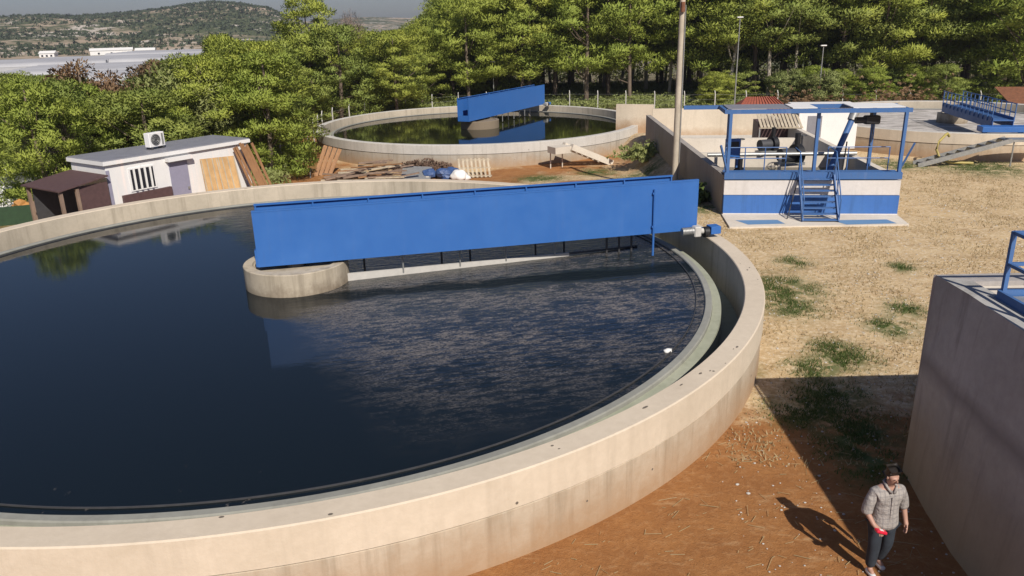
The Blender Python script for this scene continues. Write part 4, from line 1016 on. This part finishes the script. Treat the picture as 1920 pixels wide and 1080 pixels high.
# left part, behind the cabin
def fill(n, az0, az1, r0, r1, kinds, label, group, seed, dmin, de=0, cat='pine tree', name='pine_tree', hmax=16):
    rg = random.Random(seed); P_ = []
    tries = 0
    while len(P_) < n and tries < 4000:
        tries += 1
        az = rg.uniform(az0, az1); r = r0+(r1-r0)*rg.random()
        x, y = pol(az, r)
        if any((x-a)**2+(y-b)**2 < dmin**2 for a, b in P_): continue
        if math.hypot(x-T2C[0], y-T2C[1]) < 15.5: continue
        if 14 < x < 60 and y < 80.5-.25*(x-16) and az > 5: continue
        P_.append((x, y))
        # keep the crown inside the skyline over its whole width
        e = min(lerp(SKY, az+q) for q in (-1.2, 0, 1.2))
        h_ = htop(az, r, e + de + rg.uniform(-.35, .1))
        if h_ < 2.5: continue
        h_ = min(h_, hmax*rg.uniform(.7, 1)) if hmax < 16 else min(h_, 16)
        tree(rg.choice(kinds), x, y, h_, label, cat, group, name=name, sx=rg.uniform(.95, 1.25) if h_ > 6 else rg.uniform(1.2, 1.6))
fill(26, -33, -21.5, 44, 70, ('low', 'round', 'low'), 'bushy green tree in the thicket behind the lean to at the left', 'trees in the thicket behind the lean to', 1, 3.2, name='bushy_tree', cat='tree')
fill(16, -33, -21.5, 70, 100, ('low', 'pined'), 'green tree farther back in the thicket behind the lean to', 'trees farther back behind the lean to', 2, 4.2, name='bushy_tree', cat='tree')
fill(16, -22, -16.2, 50, 68, ('low', 'pine', 'low'), 'leafy pine between the cabin roof and the middle distance tank', 'pines between the cabin and the middle distance tank', 3, 3.2)
fill(28, -21.5, -7, 80, 104, ('pine', 'pine', 'low'), 'bright green pine behind the left half of the middle distance tank', 'pines behind the left half of the middle distance tank', 4, 4.0)
fill(20, -8.5, 1.5, 88, 112, ('pine', 'pine', 'low'), 'pine behind the bridge of the middle distance tank', 'pines behind the bridge of the middle distance tank', 5, 4.0)
fill(34, 1, 18, 88, 118, ('high', 'high', 'pine'), 'pine with a tall pale bare trunk behind the utility pole', 'tall trunked pines behind the utility pole', 6, 3.4)
fill(34, 17, 35, 88, 122, ('pined', 'high', 'pine', 'pine'), 'pine in the belt behind the gantry and the right edge tank', 'pines behind the gantry and the right edge tank', 7, 3.8)
fill(15, 14, 35, 82.5, 92, ('low', 'round', 'low'), 'x', 'low leafy trees at the edge of the belt on the right', 17, 2.6, name='low_tree', cat='tree', hmax=5.0)
fill(22, 4, 35, 124, 150, ('pined', 'pine'), 'dark pine in the back row of the belt at the upper right', 'back row pines at the upper right', 8, 5.5)
fill(12, -8, 4, 114, 135, ('pined', 'pine'), 'dark pine in the back row above the middle distance tank', 'back row pines above the middle distance tank', 9, 4.5)
for az, r, el, k, lab, cat, nm, sx in (
        (-13.5, 82, 2.1, 'pine', 'tallest bright pine standing against the sky left of the reddish bare tree', 'pine tree', 'pine_tree', .9),
        (-10.9, 92, 1.1, 'bare', 'reddish bare twigged tree against the sky between the bright pines', 'bare tree', 'bare_tree', .62),
        (-19.1, 72, -.1, 'dome', 'dome shaped bright pine standing out below the hilltop', 'pine tree', 'pine_tree', .75),
        (-27.6, 55, -1.55, 'red', 'reddish brown leafed tree left of the valley gap', 'tree', 'reddish_tree', 1.0),
        (-23.6, 60, -1.75, 'red', 'reddish tree right of the valley gap', 'tree', 'reddish_tree', 1.1),
        (-29.6, 47, -4.6, 'bare', 'leafless grey twigged shrub tree above the lean to roof at the left', 'bare tree', 'bare_tree', .8),
        (-16.6, 62, -2.9, 'bare', 'leafless twiggy tree beside the leaning grey lamp post', 'bare tree', 'bare_tree', .6),
        (-30.6, 58, -2.6, 'round', 'round olive green tree at the left edge below the long greenhouse', 'tree', 'olive_tree', 1.0)):
    x, y = pol(az, r); tree(k, x, y, htop(az, r, el), lab, cat, None, 0, nm, sx)
MARKS = [(-29.3, 'at the far left edge'), (-26.3, 'above the lean to roof'), (-22.3, 'behind the rooftop air conditioner'), (-18.4, 'above the leaning plywood sheets'),
         (-15.2, 'between cabin and middle distance tank'), (-11, 'above the left end of the middle tank'), (-6.5, 'left of the bare reddish tree gap'), (-2.9, 'left of the far blue bridge'),
         (2.2, 'directly above the far blue bridge'), (7, 'above the right half of the middle tank'), (12.1, 'just left of the utility pole'), (15.7, 'between utility pole and tall lamp post'),
         (19.5, 'above the red tiled hut'), (23.3, 'above the middle of the gantry'), (27, 'above the right end of the gantry'), (40, 'above the right edge tank')]
MARKS[6] = (-6.5, 'above the left half of the middle tank')
ORD = ['first', 'second', 'third', 'fourth', 'fifth', 'sixth', 'seventh', 'eighth', 'ninth', 'tenth', 'eleventh', 'twelfth', 'thirteenth', 'fourteenth']
cells = {}
for q in FOREST:
    mk = next(m_ for a, m_ in MARKS if q[1] < a or a == 40)
    row = 'front' if q[2] < (60 if q[1] < -15.2 else 96) else ('middle' if q[2] < (76 if q[1] < -15.2 else 112) else 'back')
    kd = {'pine': 'pine', 'pined': 'darker pine', 'high': 'bare trunked pine', 'low': 'bushy tree', 'round': 'rounded olive tree'}[q[3]]
    cells.setdefault((mk, row, kd), []).append(q)
for (mk, row, kd), L in cells.items():
    L.sort(key=lambda q: q[1])
    for i, q in enumerate(L):
        q[0]['label'] = (f'{kd} in the {row} row {mk}' if len(L) == 1 else f'{ORD[i]} {kd} from left, {row} row, {mk}')
# undergrowth and shrubs
rg = random.Random(31); pts = []
for i in range(9000):
    az = rg.uniform(-33, 36); r = rg.uniform(84, 120) if az > -15.8 else rg.uniform(46, 100)
    x, y = pol(az, r)
    if math.hypot(x-T2C[0], y-T2C[1]) < 14.5: continue
    if az > 5 and y < 81.5-.25*(x-16)*(x > 16): continue
    s = rg.uniform(.4, 1.0); pts.append((x, y, gz(x, y)+rg.uniform(0, .6), s))
tag(blob_batch('undergrowth', pts, 'leaf_g', 6, 34, .8, .16, .8), 'low green undergrowth on the floor of the pine wood', 'undergrowth', kind='stuff')
pts = []
for i in range(5200):
    az = rg.uniform(-9, 37); r_ = rg.uniform(128, 168); x, y = pol(az, r_)
    e = lerp(SKY, az)-.6; top = CH+r_*math.tan(R(min(e, 2.2)))
    pts.append((x, y, rg.uniform(gz(x, y), top), rg.uniform(1.0, 2.2)))
tag(blob_batch('far_wood', pts, 'pine_b', 12, 44, .6, .22, 1.1), 'dense dark green far side of the pine wood seen between the trunks', 'wood', kind='stuff')
for (x, y, s_, lab, mt) in ((8.6, 49.3, 1.1, 'dark green shrub against the basin side wall behind the utility pole', 'leaf_g'), (8.2, 34.6, .8, 'low weeds at the foot of the shaded basin side wall', 'grass_g'),
                            (36, 74, 3.0, 'low reddish brown dry bushes before the pines above the right edge tank', 'leaf_r'), (29, 77, 2.5, 'brown brush before the pines behind the gantry roof', 'leaf_r')):
    P_ = [(x+rg.gauss(0, s_*.7), y+rg.gauss(0, s_*.5), gz(x, y)+abs(rg.gauss(0, s_*.35)), .28) for i in range(int(240*s_))]
    tag(blob_batch('shrub', P_, mt, 9, 6), lab, 'shrub')

# ------------------------------------------------------------------ grass, straw, stones on the ground
def blades(name, pts, mat, label, seed, h=(.05, .16), w_=.012):
    rg = np.random.default_rng(seed); P_ = np.array(pts); n = len(P_)
    hh = rg.uniform(h[0], h[1], n); a = rg.random(n)*6.283; ln = rg.normal(size=(n, 2))*.5*hh[:, None]
    sx_ = np.stack([np.cos(a)*w_, np.sin(a)*w_, np.zeros(n)], 1)
    V = np.stack([P_-sx_, P_+sx_, P_+np.stack([ln[:, 0], ln[:, 1], hh], 1)], 1).reshape(-1, 3)
    return tag(arrmesh(name, V, np.arange(len(V)).reshape(-1, 3), mat), label, 'grass', kind='stuff')
def okp(x, y):
    if math.hypot(x-TC[0], y-TC[1]) < 12.55: return False
    if x > 6.25+.06*y and y < 12.4: return False
    if y > 29.3 and 8.6 < x < 16+(y-30)*.08: return False
    if math.hypot(x-T3C[0], y-T3C[1]) < 9.3 or math.hypot(x-T2C[0], y-T2C[1]) < 13.1: return False
    return True
pts = []
for (a, b, r) in GREENS:
    n = int(1700*r*r) if b < 30 else int(500*r*r)
    for i in range(n):
        x = a+rg.gauss(0, r*.45); y = b+rg.gauss(0, r*.48)
        if okp(x, y) and noise.noise(Vector((x*1.7, y*1.7, 2))) > -.15: pts.append((x, y, gz(x, y)))
blades('green_grass', pts, 'grass_g', 'green grass tufts growing in patches on the bare ground', 1, (.03, .10), .010)
pts = []
while len(pts) < 26000:
    x = rg.uniform(4, 24); y = 12.5+rg.random()**1.1*28
    if okp(x, y) and noise.fractal(Vector((x*.6, y*.6, 5)), 1, 2, 4) > rg.uniform(-.35, .4): pts.append((x, y, gz(x, y)))
blades('dry_grass', pts, 'grass_d', 'short dry straw scattered over the pale ground', 2, (.03, .10), .016)
pts = []
while len(pts) < 340:
    x = rg.uniform(0, 6.5); y = rg.uniform(8, 13.5)
    if okp(x, y) and noise.noise(Vector((x*.8, y*.8, 7))) > rg.uniform(-.5, .25): pts.append((x, y))
V = []
for x, y in pts:
    a = rg.gauss(0, .9); L = (.03+.30*rg.random()**2.2)*.5; w_ = rg.uniform(.0015, .0042); c, s = math.cos(a), math.sin(a); z = .015
    V += [(x-c*L+s*w_, y-s*L-c*w_, z), (x+c*L+s*w_, y+s*L-c*w_, z+.015), (x+c*L-s*w_, y+s*L+c*w_, z+.02), (x-c*L-s*w_, y-s*L+c*w_, z+.005)]
tag(arrmesh('straw_litter', V, np.arange(len(V)).reshape(-1, 4), 'grass_d'), 'loose pale straw stalks lying on the orange soil', 'straw', kind='stuff')
bm = bmesh.new()
for i in range(3200):
    x = rg.uniform(3.5, 20); y = 9+rg.random()**1.3*26
    if not okp(x, y): continue
    s = rg.uniform(.006, .02)*(1.3 if y > 18 else 1)*(1.8 if rg.random() < .06 else 1)
    g_ = bmesh.ops.create_icosphere(bm, subdivisions=1, radius=s)['verts']
    for v in g_: v.co = Vector((x+v.co.x*rg.uniform(.8, 1.5), y+v.co.y, gz(x, y)+.01+v.co.z*.6))
tag(link('gravel', bm, 'conc2'), 'small pale stones scattered on the ground beside the foreground tank', 'stones', kind='stuff')

# ------------------------------------------------------------------ the man
def skin(name, vs, es, mat, parent, sub=2, smooth=True):
    me = bpy.data.meshes.new(name); me.from_pydata([v[:3] for v in vs], es, []); me.materials.append(M[mat])
    o = bpy.data.objects.new(name, me); col.objects.link(o); o.parent = parent
    md = o.modifiers.new('skin', 'SKIN'); md.use_smooth_shade = True
    lay = me.skin_vertices[0].data
    for i, v in enumerate(vs):
        r = v[3]; lay[i].radius = r if isinstance(r, tuple) else (r, r); lay[i].use_root = (i == 0)
    if sub: s = o.modifiers.new('sub', 'SUBSURF'); s.levels = sub; s.render_levels = sub
    return o
P = empty('person', (5.26, 9.62, 0), R(188), 'man in grey beige shirt and dark jeans beside the basin wall, holding a red object', 'person')
# local frame: +y is the direction he faces, z up. (seen from the camera he faces it)
hip = (0, 0, .92)
body = [(0, 0, .93, (.13, .10)), (0, .0, 1.10, (.125, .09)), (0, .01, 1.28, (.15, .10)), (0, .01, 1.42, (.13, .085)), (0, .03, 1.50, (.055, .055)), (0, .06, 1.57, (.06, .065)), (0, .085, 1.64, (.078, .092)), (0, .09, 1.70, (.07, .08)),
        (.22, .01, 1.40, .06), (.31, .03, 1.12, .046), (.25, .17, .95, .034),       # his right arm (image left)
        (-.22, .01, 1.40, .06), (-.31, -.03, 1.11, .046), (-.31, .07, .88, .034),
        (.09, .0, .86, .085), (.11, .06, .50, .06), (.12, .02, .10, .042), (.12, .13, .05, .035),
        (-.09, .0, .86, .085), (-.10, .02, .50, .06), (-.10, -.12, .12, .042), (-.11, -.0, .06, .035)]
be = [(0, 1), (1, 2), (2, 3), (3, 4), (4, 5), (5, 6), (6, 7), (3, 8), (8, 9), (9, 10), (3, 11), (11, 12), (12, 13), (0, 14), (14, 15), (15, 16), (16, 17), (0, 18), (18, 19), (19, 20), (20, 21)]
# hands with five fingers each, part of the body skeleton
def hand(base, d, up, curl, side):
    d = Vector(d).normalized(); up = Vector(up).normalized(); s = d.cross(up).normalized()*side
    b = Vector(body[base][:3]); pi = len(body); p = b+d*.05; body.append((*p, (.034, .018))); be.append((base, pi))
    pk = len(body); p2 = b+d*.085; body.append((*p2, (.036, .016))); be.append((pi, pk))
    for k, (o, L) in enumerate(((-.028, .07), (-.010, .08), (.009, .075), (.027, .06))):
        a = b+d*.105+s*o; c = a+d*L*.5-up*curl*.02; e = a+d*L*.85-up*curl*.05
        i = len(body); body.extend([(*a, .0095), (*c, .009), (*e, .0075)]); be.extend([(pk, i), (i, i+1), (i+1, i+2)])
    a = b+d*.05-s*.035; c = a+d*.035-s*.018-up*.015; i = len(body); body.extend([(*a, .012), (*c, .009)]); be.extend([(pi, i), (i, i+1)])
hand(10, (-.25, .9, -.25), (0, .3, 1), 1.0, 1)
hand(13, (.05, .35, -1), (-1, 0, 0), .5, -1)
skin('body', body, be, 'skin', P)
skin('shirt', [(0, .02, .78, (.235, .185)), (0, .02, .92, (.225, .175)), (0, .01, 1.06, (.205, .155)), (0, .01, 1.26, (.205, .15)), (0, .01, 1.40, (.15, .115)), (0, .02, 1.50, (.085, .08)), (.20, .01, 1.385, .08), (.27, .02, 1.22, .082), (.305, .035, 1.04, .085), (-.20, .01, 1.385, .08), (-.27, -.005, 1.22, .082), (-.305, -.02, 1.04, .085)],
     [(0, 1), (1, 2), (2, 3), (3, 4), (4, 5), (4, 6), (6, 7), (7, 8), (4, 9), (9, 10), (10, 11)], 'shirt', P)
skin('trousers', [(0, 0, .93, (.165, .12)), (.10, .0, .83, .115), (.12, .06, .50, .09), (.12, .025, .12, .075), (-.10, .0, .83, .115), (-.11, .02, .50, .09), (-.10, -.11, .14, .075)],
     [(0, 1), (1, 2), (2, 3), (0, 4), (4, 5), (5, 6)], 'jeans', P)
for x, y, z in ((.12, .0, .04), (-.105, -.13, .05)):
    skin('shoe', [(x, y-.03, z+.01, .05), (x, y+.08, z, (.05, .042)), (x, y+.17, z-.005, (.045, .032))], [(0, 1), (1, 2)], 'shoe', P)
skin('hair', [(0, .05, 1.715, (.086, .078)), (0, .06, 1.745, (.078, .062)), (0, .02, 1.65, (.07, .055))], [(0, 1), (0, 2)], 'hair', P)
bm = bmesh.new()
for s in (-1, 1): lump(bm, (s*.03, .168, 1.655), (.012, .008, .007), 0, 1)
link('eyes', bm, 'hair', P)
bm = bmesh.new(); lump(bm, (0, .182, 1.632), (.012, .018, .02), 0, 1)
for s in (-1, 1): lump(bm, (s*.08, .075, 1.64), (.012, .02, .03), 0, 1)
link('nose_and_ears', bm, 'skin', P, True)
bm = bmesh.new(); box(bm, (-.024, .164, 1.596), (.024, .172, 1.603)); link('mouth', bm, 'maroon', P)
bm = bmesh.new(); bar(bm, (0, .168, .86), (0, .150, 1.36), .03, .012, up=(0, 1, 0)); link('button_placket', bm, 'shirt', P)
bm = bmesh.new(); tube(bm, [(-.02, .135, 1.42), (-.075, .09, 1.50), (-.06, -.02, 1.535), (0, -.05, 1.54), (.06, -.02, 1.535), (.075, .09, 1.50), (.02, .135, 1.42)], .02, 8); link('collar', bm, 'shirt', P, True)
t = empty('red_box', (0, 0, 0), 0, 'small bright red object held in the hand of the walking man', 'red box')
hx = Matrix.Translation(P.location) @ Matrix.Rotation(R(188), 4, 'Z')
t.matrix_world = hx @ Matrix.Translation((.22, .29, .93)) @ Matrix.Rotation(R(-20), 4, 'Y')
bm = bmesh.new(); box(bm, (-.085, -.045, -.022), (.085, .045, .022), .012); link('case', bm, 'red', t)
bm = bmesh.new(); box(bm, (-.03, -.02, .0225), (.03, .02, .026)); link('cap', bm, 'sack', t)

# ------------------------------------------------------------------ haze
bm = bmesh.new(); box(bm, (-1100, -60, -11), (1000, 1600, 60))
me_ = link('haze', bm, 'white'); me_.data.materials.clear()
hm = bpy.data.materials.new('air_haze'); hm.use_nodes = True; nt = hm.node_tree; nt.nodes.clear()
vo = nt.nodes.new('ShaderNodeVolumePrincipled'); oo = nt.nodes.new('ShaderNodeOutputMaterial')
vo.inputs['Color'].default_value = (.82, .84, 1, 1); vo.inputs['Density'].default_value = .0002; vo.inputs['Anisotropy'].default_value = .2
nt.links.new(vo.outputs[0], oo.inputs['Volume']); me_.data.materials.append(hm)
tag(me_, 'thin pale haze filling the valley air', 'haze', kind='stuff')
